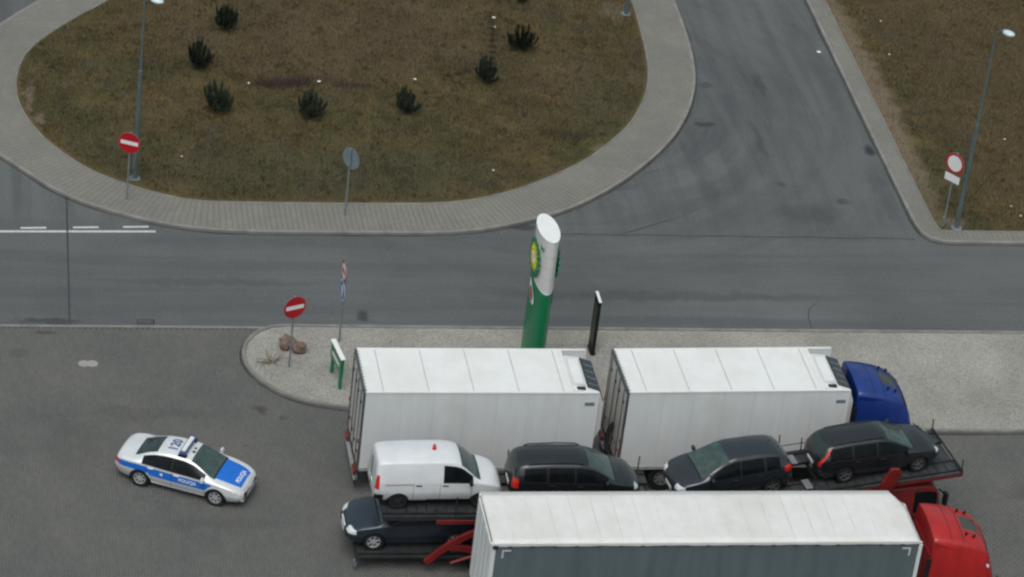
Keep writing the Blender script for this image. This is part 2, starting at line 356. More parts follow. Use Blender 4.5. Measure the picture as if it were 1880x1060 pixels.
def resample(C, step, closed=True):
    D = np.vstack([C, C[:1]]) if closed else C
    s = np.concatenate([[0], np.cumsum(np.hypot(*np.diff(D, axis=0).T))]); n = int(round(s[-1]/step))
    q = np.linspace(0, s[-1], n, endpoint=False) if closed else np.linspace(0, s[-1], n+1)
    return np.stack([np.interp(q, s, D[:, 0]), np.interp(q, s, D[:, 1])], 1)
def normals(C, closed=True):
    if closed: T = np.roll(C, -1, 0)-np.roll(C, 1, 0)
    else: T = np.gradient(C, axis=0)
    T /= np.linalg.norm(T, axis=1)[:, None]+1e-9
    return np.stack([T[:, 1], -T[:, 0]], 1)          # right hand side of travel
def inside(P, poly):
    x, y = P[:, 0], P[:, 1]; r = np.zeros(len(P), bool); j = len(poly)-1
    for i in range(len(poly)):
        xi, yi = poly[i]; xj, yj = poly[j]
        r ^= ((yi > y) != (yj > y)) & (x < (xj-xi)*(y-yi)/(yj-yi+1e-12)+xi); j = i
    return r
# ---- chamfered paving blocks (x0,y0),(x1,y0),(x1,y1),(x0,y1) given as quads
def blocks_mesh(name, Q, z, gap=.006, ch=.006, jit=.0015):
    """Q (n,4,2) corner loops: each block a flat top with chamfered rim and open base"""
    n = len(Q); c = Q.mean(1, keepdims=True); d = Q-c; L = np.linalg.norm(d, axis=2, keepdims=True)
    o = c+d*(1-gap/L); t = c+d*(1-(gap+2*ch)/L); zt = (z+rng.uniform(-jit, jit, n))[:, None, None]*np.ones((1, 4, 1))
    V = np.concatenate([np.concatenate([o, zt-.012], 2), np.concatenate([t, zt], 2)], 1).reshape(-1, 3)
    b = (np.arange(n)*8)[:, None]; F = [b+np.array([[4, 5, 6, 7]])]
    for i in range(4): j = (i+1) % 4; F.append(b+np.array([[i, j, 4+j, 4+i]]))
    return np_mesh(name, V, np.concatenate(F))
def sheet(name, poly, z, material, parent=None, **kw):
    me = bpy.data.meshes.new(name); me.from_pydata([(x, y, z) for x, y in poly], [], [list(range(len(poly)))]); me.update()
    if me.polygons[0].normal.z < 0: me.flip_normals()
    return link(name, me, material, parent, **kw)

# ================================================================== THE SETTING
sheet('ground', [(-1500, -1500), (1500, -1500), (1500, 1500), (-1500, 1500)], -.08, 'dry_grass', kind='structure')
sheet('road', [(-80, 10.0), (90, 10.0), (90, 120), (-80, 120)], 0.0, 'asphalt', kind='structure')
ISL_IN = [(-6.28, 34.5), (-7.45, 33.15), (-8.60, 31.7), (-9.47, 30.35), (-9.94, 29.2), (-10.19, 27.9), (-10.25, 26.8), (-10.12, 25.4), (-9.72, 24.0), (-9.25, 22.9), (-8.69, 21.95), (-7.95, 20.95), (-7.27, 20.28), (-6.49, 19.7), (-5.5, 19.12), (-4.5, 18.68), (-3.5, 18.46), (-1.6, 18.42), (1.47, 18.44), (4.59, 18.53), (5.64, 18.64), (6.73, 18.91), (8.31, 19.61), (9.73, 20.56), (10.97, 21.56), (12.07, 22.65), (13.62, 24.7), (14.5, 26.4), (15.05, 27.9), (15.4, 29.4), (15.6, 31), (15.74, 33), (15.86, 35.8), (15.7, 40), (13.5, 45), (8, 47), (2, 43.5), (-2.6, 39)]
ISL_OUT = [(-9.01, 34.54), (-10.76, 32.21), (-12.0, 30), (-12.7, 27.5), (-12.6, 25), (-11.9, 22.9), (-11.01, 21.63), (-10.52, 21.0), (-9.65, 19.82), (-8.84, 18.9), (-7.91, 18.14), (-6.90, 17.55), (-5.87, 17.06), (-4.95, 16.75), (-3.71, 16.44), (-1.82, 16.30), (1.21, 16.33), (4.27, 16.37), (5.83, 16.49), (6.90, 16.74), (7.89, 17.12), (9.22, 17.68), (10.63, 18.54), (12.14, 19.85), (13.74, 21.60), (15.22, 23.62), (16.37, 25.85), (17.14, 28.09), (17.5, 30.0), (17.72, 32.35), (17.8, 36), (17.8, 41), (15, 47), (8, 49.5), (0.5, 46), (-5, 40)]
isl_in = resample(catmull(ISL_IN, 8), .2); isl_out = resample(catmull(ISL_OUT, 8), .2)
def extrude_band(C, N, off0, off1, z0, z1, seglen, closed=True, gap=.008):
    """kerb stones: one small bevelled block per stretch of the curve; returns list of meshes"""
    n = len(C); k = max(1, int(round(seglen/np.linalg.norm(C[1]-C[0])))); out = []
    i = 0
    while i < n-(0 if closed else 1):
        j = min(i+k, n if closed else n-1); idx = [m % n for m in range(i, j+1)]
        pts = C[idx].copy(); nn = N[idx]
        if len(idx) > 3: pick = [0, len(idx)//2, len(idx)-1]; pts = pts[pick]; nn = nn[pick]
        if len(pts) >= 2:
            d0 = (pts[1]-pts[0]); pts[0] = pts[0]+d0/np.linalg.norm(d0)*gap/2
            d1 = (pts[-2]-pts[-1]); pts[-1] = pts[-1]+d1/np.linalg.norm(d1)*gap/2
            b = .018; m = len(pts); V = []
            for p, q in zip(pts, nn):
                for o, z in ((off0, z0), (off0, z1-b), (off0+b, z1), (off1-b, z1), (off1, z1-b), (off1, z0)): V.append((*(p+q*o), z))
            F = [(6*a+e, 6*a+(e+1), 6*(a+1)+(e+1), 6*(a+1)+e) for a in range(m-1) for e in range(5)]
            F += [(0, 1, 2, 3, 4, 5)[::-1], tuple(6*(m-1)+e for e in range(6))]
            out.append((V, F))
        i = j
    return out
def kerb(name, C, off0, off1, z0, z1, seglen, material, closed=True, visible=None, parent=None, kind='structure', stone='kerb_stone'):
    root = empty(name, kind=kind) if parent is None else parent
    N = normals(C, closed); far = MB()
    for V, F in extrude_band(C, N, off0, off1, z0, z1, seglen, closed):
        c = np.mean([v[:2] for v in V], 0)
        if visible is None or visible(c): MB().add(V, F).build(stone, material, root)
        else: far.add(V, F)
    if far.v: far.build(stone+'_run', material, root, kind='stuff')
    return root
Nin = normals(isl_in)
cc = isl_in.mean(0)
if ((isl_in[10]-cc) @ Nin[10]) < 0: Nin = -Nin
# pavement ring round the island
pav = empty('pavement', kind='structure')
WALK_Z = .12
def ray_width(P, Nn, poly):
    A = poly; B = np.roll(poly, -1, 0); w_ = []
    for p, n_ in zip(P, Nn):
        e = B-A; den = n_[0]*e[:, 1]-n_[1]*e[:, 0]; ap = A-p
        t = (ap[:, 0]*e[:, 1]-ap[:, 1]*e[:, 0])/(den+1e-12); u = (ap[:, 0]*n_[1]-ap[:, 1]*n_[0])/(den+1e-12)
        ok = (t > .3) & (u >= 0) & (u <= 1); w_.append(t[ok].min() if ok.any() else 2.2)
    w_ = np.array(w_); k = np.ones(9)/9
    return np.convolve(np.concatenate([w_[-4:], w_, w_[:4]]), k, 'valid')
Nsm = Nin.copy()
for _ in range(10): Nsm = (Nsm+np.roll(Nsm, 1, 0)+np.roll(Nsm, -1, 0)); Nsm /= np.linalg.norm(Nsm, axis=1)[:, None]
Wd = ray_width(isl_in, Nsm, isl_out)
n = len(isl_in); V = []; F = []
for i in range(n):
    for k in range(2): V.append((*(isl_in[i]+Nsm[i]*(Wd[i]*k-.02*(1-k)-.1*k)), WALK_Z-.014))
F = [(2*i, 2*i+1, 2*((i+1) % n)+1, 2*((i+1) % n)) for i in range(n)]
MB().add(V, F).build('joint_sand', 'walk_sand', pav)
Q = []
for i in range(n):
    j = (i+1) % n; m_ = int(min(Wd[i], Wd[j])/.1)
    for t in range(m_+1):
        a0, a1 = .085+t*.1, .085+(t+1)*.1; e = min(Wd[i], Wd[j])-.14
        if a0 > e-.03: break
        a1 = min(a1, e)
        Q.append((isl_in[i]+Nsm[i]*a0, isl_in[i]+Nsm[i]*a1, isl_in[j]+Nsm[j]*a1, isl_in[j]+Nsm[j]*a0))
Q = np.array(Q)
link('paving_block', blocks_mesh('paving_block', Q, WALK_Z, .008, .007), 'walk_paver', pav, kind='stuff')
kerb_C = np.array([isl_in[i]+Nsm[i]*Wd[i] for i in range(n)])
kerb_C = resample(kerb_C, .2)
vis = lambda c: c[1] < 38
Nk = normals(kerb_C); sg = 1 if ((kerb_C[10]-cc) @ Nk[10]) > 0 else -1
kerb('pavement_kerb', kerb_C if sg > 0 else kerb_C[::-1], -.15, 0, -.05, WALK_Z+.006, 1.0, 'kerb', visible=vis)
ii = isl_in if ((isl_in[10]-cc) @ normals(isl_in)[10]) > 0 else isl_in[::-1]
kerb('grass_edging', ii, 0, .075, -.05, WALK_Z+.02, 1.0, 'kerb', visible=vis)
# dark strip along the kerb foot: gutter dirt plus a painted shade line
M['gutter_dirt_shade'] = mat('gutter_dirt_shade', (.042, .045, .046), .9, var=.4, scale=1.3)
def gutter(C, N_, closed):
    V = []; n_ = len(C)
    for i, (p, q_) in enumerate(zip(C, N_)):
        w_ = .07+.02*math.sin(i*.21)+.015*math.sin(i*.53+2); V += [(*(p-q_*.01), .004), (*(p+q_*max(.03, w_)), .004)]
    MB().add(V, [(2*i, 2*i+1, 2*((i+1) % n_)+1, 2*((i+1) % n_)) for i in range(n_ if closed else n_-1)]).build('gutter_dirt_shade', 'gutter_dirt_shade', kind='structure')
KC = kerb_C if sg > 0 else kerb_C[::-1]
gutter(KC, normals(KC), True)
# grass island
def grass_height(x, y):
    return .12+.03*np.sin(x*.31+1)*np.sin(y*.27+.4)+.025*np.sin(x*.9+y*.7)+.02*np.sin(x*2.1-y*1.7)
def grass_patch(name, loop, c0, rings=26, amp=1.0):
    m = len(loop); V = [(*c0, .12+.08*amp+float(grass_height(*c0))-.12)]; F = []
    rs = 1-(1-np.linspace(0, 1, rings+1)[1:])**1.0
    for r in rs:
        P = np.array(c0)+(loop-np.array(c0))*r; f = np.clip((1-r)*6, 0, 1)
        z = .11+(grass_height(P[:, 0], P[:, 1])-.12)*f+.08*amp*(1-r**3)*f
        V += [(x, y, zz) for (x, y), zz in zip(P, z)]
    for i in range(m): F.append((0, 1+i, 1+(i+1) % m))
    for k in range(rings-1):
        for i in range(m): a = 1+k*m; F.append((a+i, a+m+i, a+m+(i+1) % m, a+(i+1) % m))
    o = MB().add(V, F).build(name, 'dry_grass', kind='structure', smooth='all'); return o
ISL_C = (3.0, 33.0)
g1 = grass_patch('grass_island', isl_in[::2], ISL_C)
# right verge with its kerb strip
VER_OUT = np.array([(23.72, 110), (23.70, 60), (23.68, 36), (23.66, 25), (23.66, 21), (23.67, 18.6), (23.70, 17.5), (23.78, 16.95), (24.02, 16.5), (24.45, 16.27), (25.0, 16.22), (27.7, 16.22), (34, 16.22), (45, 16.22), (75, 16.22)])
vo = resample(catmull(VER_OUT, 10, False), .25, False); Nv = normals(vo, False)
if (Nv[5] @ np.array([-1, 0])) < 0: vo = vo[::-1]; Nv = normals(vo, False)
vvis = lambda c: c[0] < 36 and c[1] < 39
ver = empty('verge_pavement', kind='structure')
V = []
for p, q_ in zip(vo, Nv): V += [(*(p-q_*.09), WALK_Z-.014), (*(p-q_*.85), WALK_Z-.014)]
MB().add(V, [(2*i, 2*i+1, 2*i+3, 2*i+2) for i in range(len(vo)-1)]).build('joint_sand', 'walk_sand', ver)
v2 = resample(vo, .2, False); N2 = normals(v2, False); Q = []
for i in range(len(v2)-1):
    for t in range(6): a0, a1 = .16+t*.1, .16+(t+1)*.1; Q.append((v2[i]-N2[i]*a0, v2[i]-N2[i]*a1, v2[i+1]-N2[i+1]*a1, v2[i+1]-N2[i+1]*a0))
link('paving_block', blocks_mesh('paving_block', np.array(Q), WALK_Z, .008, .007), 'walk_paver', ver, kind='stuff')
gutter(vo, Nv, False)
kerb('verge_kerb', vo, -.15, 0, -.05, WALK_Z+.006, 1.0, 'kerb', closed=False, visible=vvis)
kerb('verge_edging', vo, -.85, -.775, -.05, WALK_Z+.02, 1.0, 'kerb', closed=False, visible=vvis)
ver_in = np.vstack([[p-q_*.85 for p, q_ in zip(vo, Nv)], [(75, 110)] if vo[0][0] > 30 else [(75, 110)]])
ver_loop = ver_in
g2 = grass_patch('grass_verge', ver_loop, (42, 40), 44, .5)
# gravel island
GR = [(75, 10.05), (26, 10.0), (10, 10.02), (0, 10.06), (-1.2, 10.08), (-1.83, 10.0), (-2.36, 9.68), (-2.80, 9.09), (-3.02, 8.39), (-3.02, 7.64), (-2.81, 6.96), (-2.30, 6.12), (-1.66, 5.55), (-0.92, 5.17), (0.0, 4.9), (1.2, 4.72), (4, 4.45), (9, 4.1), (15, 3.8), (20.48, 3.57), (26, 3.5), (75, 3.3)]
gr = resample(catmull(GR, 10, False), .25, False); Ng = normals(gr, False)
if (Ng[20] @ np.array([0, 1])) < 0: gr = gr[::-1]; Ng = normals(gr, False)
gvis = lambda c: c[0] < 34
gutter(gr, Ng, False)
kerb('gravel_kerb', gr, -.14, 0, -.05, .125, 1.0, 'kerb_dark', closed=False, visible=gvis)
gin = np.array([p-q_*.14 for p, q_ in zip(gr, Ng)])
bm = bmesh.new(); vs = [bm.verts.new((x, y, .075)) for x, y in gin]; bm.faces.new(vs); bmesh.ops.triangulate(bm, faces=bm.faces); me = bpy.data.meshes.new('gravel_bed'); bm.to_mesh(me); bm.free()
if me.polygons[0].normal.z < 0: me.flip_normals()
link('gravel_bed', me, 'gravel', kind='structure')
def pebbles(name, P, zs, smin, smax, material):
    m = len(P); base = np.array([(1, 0, 0), (0, 1, 0), (-1, 0, 0), (0, -1, 0), (0, 0, .7), (0, 0, -.5)], float)
    tri = np.array([(0, 1, 4), (1, 2, 4), (2, 3, 4), (3, 0, 4), (1, 0, 5), (2, 1, 5), (3, 2, 5), (0, 3, 5)])
    s = rng.uniform(smin, smax, (m, 1, 1))*np.array([1, 1, 1]); a = rng.uniform(0, 6.28, m)
    B = base[None]*s*rng.uniform(.6, 1.3, (m, 6, 1)); ca, sa = np.cos(a)[:, None], np.sin(a)[:, None]
    X = B[..., 0]*ca-B[..., 1]*sa+P[:, :1]; Y = B[..., 0]*sa+B[..., 1]*ca+P[:, 1:2]; Z = B[..., 2]+zs[:, None]
    V = np.stack([X, Y, Z], 2).reshape(-1, 3); Fq = (np.arange(m)*6)[:, None, None]+tri[None]
    return link(name, np_mesh(name, V, Fq.reshape(-1, 3)), material, kind='stuff')
P = np.stack([rng.uniform(-3, 34, 60000), rng.uniform(3.4, 10, 60000)], 1); P = P[inside(P, np.vstack([gin, ]))]
o = pebbles('loose_gravel', P, np.full(len(P), .08), .010, .026, 'pebble'); tag(o, 'pale loose gravel covering the island behind the lorries', 'gravel')
# parking lot: bed sheet + real blocks
sheet('parking_lot', [(-200, -300), (250, -300), (250, 10.0), (-200, 10.0)], -.016, 'joint_sand', kind='structure')
lot = bpy.data.objects['parking_lot']
bx, by = .1, .2; xs = np.arange(-19, 31, bx); ys = np.arange(-14, 9.99, by)
X, Y = np.meshgrid(xs, ys, indexing='ij'); Y = Y+(np.arange(len(xs)) % 2)[:, None]*by/2
X0, Y0 = X.ravel(), Y.ravel()
ok = (Y0+by < 9.99) & ~inside(np.stack([X0+bx/2, Y0+by/2], 1), gr)
X0, Y0 = X0[ok], Y0[ok]
Q = np.stack([np.stack([X0, Y0], 1), np.stack([X0+bx, Y0], 1), np.stack([X0+bx, Y0+by], 1), np.stack([X0, Y0+by], 1)], 1)
link('paving_block', blocks_mesh('paving_block', Q, .0, .007, .006), 'lot_paver', lot, kind='stuff')
# flush concrete edge between road and lot
kerb('flush_edging', resample(np.array([(-20., 10.0), (-1.5, 10.0)]), .25, False), -.06, .06, -.05, .012, 1.0, 'kerb_dark', closed=False)
# road markings and joints
def strip(name, a, b, w_, z, material, **kw):
    a, b = np.array(a, float), np.array(b, float); d = (b-a)/np.linalg.norm(b-a); nn = np.array([-d[1], d[0]])*w_/2
    return sheet(name, [tuple(a-nn), tuple(b-nn), tuple(b+nn), tuple(a+nn)], z, material, **kw)
strip('road_marking', (-40, 15.55), (-5.5, 16.40), .13, .004, 'road_paint', kind='structure')
for x0 in (-14.1, -12.25, -10.39, -8.49, -6.67): strip('road_marking', (x0, 16.52+(x0+10.4)*.045), (x0+.93, 16.56+(x0+10.4)*.045), .12, .004, 'road_paint', kind='structure')
strip('road_seam', (-8.64, 18.9), (-8.88, 10.0), .06, .004, 'seam', kind='structure')
pts = [(9.67, 16.61)]+[(9.67+i*.6, 16.6+.03*math.sin(i*1.3)+.02*math.sin(i*2.9)) for i in range(1, 23)]+[(23.47, 16.56)]
V = []
for i, (x, y) in enumerate(pts): h = .016+.012*abs(math.sin(i*1.7)); V += [(x, y-h, .004), (x, y+h, .004)]
MB().add(V, [(2*i, 2*i+1, 2*i+3, 2*i+2) for i in range(len(pts)-1)]).build('road_seam', 'seam', kind='structure')
pts = [(11.9, 16.62), (12.6, 16.95), (13.4, 17.4), (14.3, 17.85), (15.4, 18.6)]; V = []
for i, (x, y) in enumerate(pts): h = .012+.02*(i in (1, 2)); V += [(x, y-h, .004), (x, y+h, .004)]
MB().add(V, [(2*i, 2*i+1, 2*i+3, 2*i+2) for i in range(len(pts)-1)]).build('road_seam', 'seam', kind='structure')
pts = [(17.9, 10.05), (17.95, 10.9), (18.1, 11.5), (18.5, 11.95)]; V = []
for i, (x, y) in enumerate(pts): V += [(x-.02, y, .004), (x+.02, y, .004)]
MB().add(V, [(2*i, 2*i+1, 2*i+3, 2*i+2) for i in range(len(pts)-1)]).build('road_seam', 'seam', kind='structure')

# grass blades (uncountable)
def blades(name, P, z, label, cat, tall=1.):
    m = len(P); a = rng.uniform(0, 6.28, m); h = rng.gamma(4, .024, m)*tall; w_ = rng.uniform(.006, .014, m); ln = rng.uniform(.0, .8, m)*h; b = rng.uniform(0, 6.28, m)
    dx, dy = np.cos(a)*w_, np.sin(a)*w_
    V = np.stack([np.stack([P[:, 0]-dx, P[:, 1]-dy, z-.02], 1), np.stack([P[:, 0]+dx, P[:, 1]+dy, z-.02], 1), np.stack([P[:, 0]+np.cos(b)*ln, P[:, 1]+np.sin(b)*ln, z+h], 1)], 1).reshape(-1, 3)
    o = link(name, np_mesh(name, V, np.arange(3*m).reshape(-1, 3)), 'grass_blade', kind='stuff'); return tag(o, label, cat)
def surf_z(P, loop, c0, amp):
    """same height as grass_patch: find r by intersecting the ray from the centre with the loop"""
    ang = np.arctan2(loop[:, 1]-c0[1], loop[:, 0]-c0[0]); rad = np.hypot(loop[:, 1]-c0[1], loop[:, 0]-c0[0]); o = np.argsort(ang)
    pa = np.arctan2(P[:, 1]-c0[1], P[:, 0]-c0[0]); rr = np.interp(pa, ang[o], rad[o], period=2*math.pi)
    r = np.clip(np.hypot(P[:, 1]-c0[1], P[:, 0]-c0[0])/rr, 0, 1); f = np.clip((1-r)*6, 0, 1)
    return .11+(grass_height(P[:, 0], P[:, 1])-.12)*f+.08*amp*(1-r**3)*f, r
P = np.stack([rng.uniform(-10.5, 16.2, 330000), rng.uniform(18.3, 40, 330000)], 1); P = P[inside(P, isl_in)]
dens = .5+.5*np.sin(P[:, 0]*1.3+np.sin(P[:, 1]*.9)*2)*np.sin(P[:, 1]*1.1+1.3*np.sin(P[:, 0]*.7)); P = P[rng.random(len(P)) < .45+.55*dens]
z, r_ = surf_z(P, isl_in, ISL_C, 1.0); P, z = P[r_ < .992], z[r_ < .992]
blades('grass_blade', P, z, 'dry brown winter grass of the rounded island', 'grass')
P = np.stack([rng.uniform(24.4, 38, 150000), rng.uniform(17, 42, 150000)], 1); P = P[inside(P, ver_loop)]
z, r_ = surf_z(P, ver_loop, (42, 40), .5); edge = (P[:, 0] > 25.4+.4*np.sin(P[:, 1]*1.9)+.3*np.sin(P[:, 1]*4.3)) | (rng.random(len(P)) < .35)
P, z = P[edge], z[edge]
blades('grass_blade', P, z, 'dry brown grass of the verge behind the straight kerb', 'grass')
def tussocks(n_, x0, x1, y0, y1, loop, c0, amp, label):
    C = np.stack([rng.uniform(x0, x1, n_), rng.uniform(y0, y1, n_)], 1); sp = rng.uniform(.06, .2, n_); k = 30
    P = np.repeat(C, k, 0)+rng.normal(size=(n_*k, 2))*np.repeat(sp, k)[:, None]; P = P[inside(P, loop)]
    z, r_ = surf_z(P, loop, c0, amp); ok = r_ < .985
    blades('grass_tussock', P[ok], z[ok], label, 'grass', 1.25)
tussocks(1100, -10.3, 16, 18.4, 38, isl_in, ISL_C, 1.0, 'taller tussocks scattered over the rounded grass island')
tussocks(380, 25.3, 37, 17, 40, ver_loop, (42, 40), .5, 'taller tussocks scattered over the right verge')
def zi(x, y): return float(surf_z(np.array([(x, y)]), isl_in, ISL_C, 1.0)[0][0])
def zv(x, y): return float(surf_z(np.array([(x, y)]), ver_loop, (42, 40), .5)[0][0])
# ================================================================== VEHICLES
class Shell:
    """car or cab skin lofted along x; rows run sill -> shoulder -> roof edge -> centre line"""
    def __init__(s, L, top, belt, hw, rw, low, drop=.05, step=.028, bulge=.02, n=(20, 14, 9), extra=()):
        s.L = L; f = lambda a: pchip(*zip(*a)); s.top, s.belt, s.hw, s.rw, s.low = map(f, (top, belt, hw, rw, low)); s.drop, s.bulge, s.n = drop, bulge, n
        x = np.linspace(-L/2, L/2, 6000); t = s.top(x); w_ = s.hw(x)
        a = np.concatenate([[0], np.cumsum(np.sqrt(np.diff(x)**2+np.diff(t)**2+np.diff(w_)**2))])
        q = np.interp(np.linspace(0, a[-1], int(a[-1]/step)), a, x)
        for e in extra: q = q[np.abs(q-e) > .016]; q = np.concatenate([q, [e-.006, e+.006]])
        s.x = np.sort(q)
    def section(s, x):
        T, B, H, Wr, Lo = (float(f(x)) for f in (s.top, s.belt, s.hw, s.rw, s.low)); dr = min(s.drop, max(.004, (T-B)*.45)); out = []
        n1, n2, n3 = s.n; Lo = min(Lo, B-.02)
        for i in range(n1):
            t = i/n1; k = .84+.16*math.sin(min(1, t*1.7)*math.pi/2)-.025*max(0, (t-.55)/.45)**1.5
            out.append((H*k, Lo+(B-Lo)*t, 0, t))
        ye, ze = Wr, T-dr; ys, zs = H*.975, B
        for i in range(n2):
            t = i/n2; bl = s.bulge*4*t*(1-t)
            out.append((ys+(ye-ys)*t+bl, zs+(ze-zs)*t+bl*.4, 1, t))
        for i in range(n3+1):
            t = i/n3; th = t*math.pi/2
            y = ye*(1-t); z = ze+dr*(1-(1-t)**2.2); out.append((y, z, 2, t))
        return out
    def top_z(s, x, y):
        T = float(s.top(x)); B = float(s.belt(x)); dr = min(s.drop, max(.004, (T-B)*.45)); k = min(1, abs(y)/float(s.rw(x))); return T-dr+dr*(1-k**2.2)
    def side_y(s, x, z):
        sec = [(p[1], p[0]) for p in s.section(x) if p[2] < 2]; return float(np.interp(z, [p[0] for p in sec], [p[1] for p in sec]))
    def split(s, classify, arches=(), Ra=.36, gaps=()):
        secs = [s.section(x) for x in s.x]; K = len(secs[0]); parts = {}
        for side in (1, -1):
            P = np.array([[(x, side*p[0], p[1]) for p in sec] for x, sec in zip(s.x, secs)])
            for (ax, az_) in arches:
                d = np.hypot(P[..., 0]-ax, P[..., 2]-az_); m = (np.abs(d-Ra) < .024) & (np.abs(P[..., 1]) > .45)
                k = np.where(m, Ra/np.maximum(d, 1e-6), 1); P[..., 0] = ax+(P[..., 0]-ax)*k; P[..., 2] = az_+(P[..., 2]-az_)*k
            for i in range(len(s.x)-1):
                for j in range(K-1):
                    quad = (P[i, j], P[i+1, j], P[i+1, j+1], P[i, j+1]); c = sum(quad)/4
                    if secs[i][j][2] == 0 and any(math.hypot(c[0]-ax, c[2]-az_) < Ra for ax, az_ in arches): continue
                    nm = classify(c[0], c[1], c[2], secs[i][j][2], (secs[i][j][3]+.5/s.n[secs[i][j][2]]), side)
                    if nm is None: continue
                    d = parts.setdefault(nm, ({}, [], []))
                    idx = []
                    for (a, b) in ((i, j), (i+1, j), (i+1, j+1), (i, j+1)):
                        key = (a, b, side if b < K-1 else 0)
                        if key not in d[0]: d[0][key] = len(d[1]); d[1].append(tuple(P[a, b]))
                        idx.append(d[0][key])
                    d[2].append(idx if side > 0 else idx[::-1])
        d = parts.setdefault('body', ({}, [], []))
        for e, i in ((0, 0), (1, len(s.x)-1)):
            ring = [(s.x[i], p[0], p[1]) for p in secs[i]]+[(s.x[i], -p[0], p[1]) for p in secs[i][-2::-1]]
            o = len(d[1]); d[1].extend(ring); d[2].append(list(range(o, o+len(ring)))[::(1 if e else -1)])
        return {k: (v[1], v[2]) for k, v in parts.items()}
def add_shell(root, parts, mats, sub=()):
    made = {}
    for k in sorted(parts, key=lambda k: 0 if k == 'body' else 1):
        V, F = parts[k]; nm = k.split('|')[0]; p = root
        me = bpy.data.meshes.new(nm); me.from_pydata(V, [], F); me.update(); me.polygons.foreach_set('use_smooth', [len(f) == 4 for f in F])
        made[k] = link(nm, me, mats.get(nm, mats['body']), p)
    return made
def wheel_proto(r, w_, spokes, rim='alloy', rr=.68):
    """wheel with its outer face towards -Y, hub at the origin"""
    root = empty('wheel')
    MB().lathe([(r*rr, -w_*.42), (r*.86, -w_*.5), (r*.96, -w_*.47), (r, -w_*.33), (r, w_*.33), (r*.95, w_*.5), (r*rr, w_*.45)], n=30).build('tyre', 'rubber', root, smooth=True)
    m = MB().lathe([(r*rr, -w_*.40), (r*rr*.93, -w_*.42), (r*rr*.9, -w_*.25), (r*rr*.9, w_*.4)], n=30)
    for k in range(spokes):
        a = 2*math.pi*k/spokes; c, s_ = math.cos(a), math.sin(a); t = r*.075
        for rad0, rad1, wd in ((.10, .92, 1.),):
            p0, p1 = r*rr*rad0, r*rr*rad1
            V = []
            for rad, tt in ((p0, t*1.25), (p1, t*.85)):
                for q_, h in ((-1, -w_*.36), (1, -w_*.36), (1, -w_*.2), (-1, -w_*.2)): V.append((c*rad-s_*q_*tt, h, s_*rad+c*q_*tt))
            m.add(V, [(0, 1, 5, 4), (1, 2, 6, 5), (2, 3, 7, 6), (3, 0, 4, 7), (0, 3, 2, 1), (4, 5, 6, 7)])
    m.cyl((0, -w_*.38, 0), (0, w_*.1, 0), r*.13, n=14); m.build('rim', rim, root, smooth=True)
    MB().cyl((0, -w_*.14, 0), (0, w_*.1, 0), r*rr*.86, n=22).build('brake_disc', 'dark_steel', root)
    return root
def place_wheels(root, proto, spots):
    for i, (x, y, z) in enumerate(spots):
        o = proto if i == 0 else copy_tree(proto); o.parent = root; o.location = (x, y, z); o.rotation_euler = (0, random.uniform(0, 6), math.pi if y > 0 else 0)
        if y > 0: o.rotation_euler = (0, o.rotation_euler[1], math.pi)
def liners(root, S, axles, Ra, under, z0):
    for ax, az_ in axles:
        for sd_ in (1, -1):
            m = MB(); yo = sd_*(S.side_y(ax, az_+Ra*.6)-.03); n_ = 14
            V = []; F = []
            for i in range(n_+1):
                t = -.35+(math.pi+.7)*i/n_
                for y in (yo, sd_*.48): V.append((ax+Ra*1.02*math.cos(t), y, az_+Ra*1.02*math.sin(t)))
            F = [(2*i, 2*i+1, 2*i+3, 2*i+2) for i in range(n_)]
            m.add(V, F).build('wheel_arch_liner', 'black_plastic', root)
    MB().span((under[0], -under[2], z0), (under[1], under[2], z0+.22)).build('underbody', 'black_plastic', root)
    MB().span((under[0]+.1, -.48, z0+.2), (under[1]-.1, .48, z0+.42)).build('floor_pan', 'black_plastic', root)
def mirrors(root, S, x, z, material, out=.17, sz=(.12, .2, .14)):
    for sd_ in (1, -1):
        y = S.side_y(x, z)*sd_; m = MB(); m.box((x-.02, y+sd_*out*.65, z+.06), sz, taper=(.75, .85)); m.box((x, y+sd_*.03, z), (.06, .1, .04)); m.build('wing_mirror', material, root, smooth=False, bevel=.03)
def handle(root, S, x, z, side, material):
    y = S.side_y(x, z)*side; MB().box((x, y+side*.012, z), (.2, .03, .035)).build('door_handle', material, root, bevel=.01)
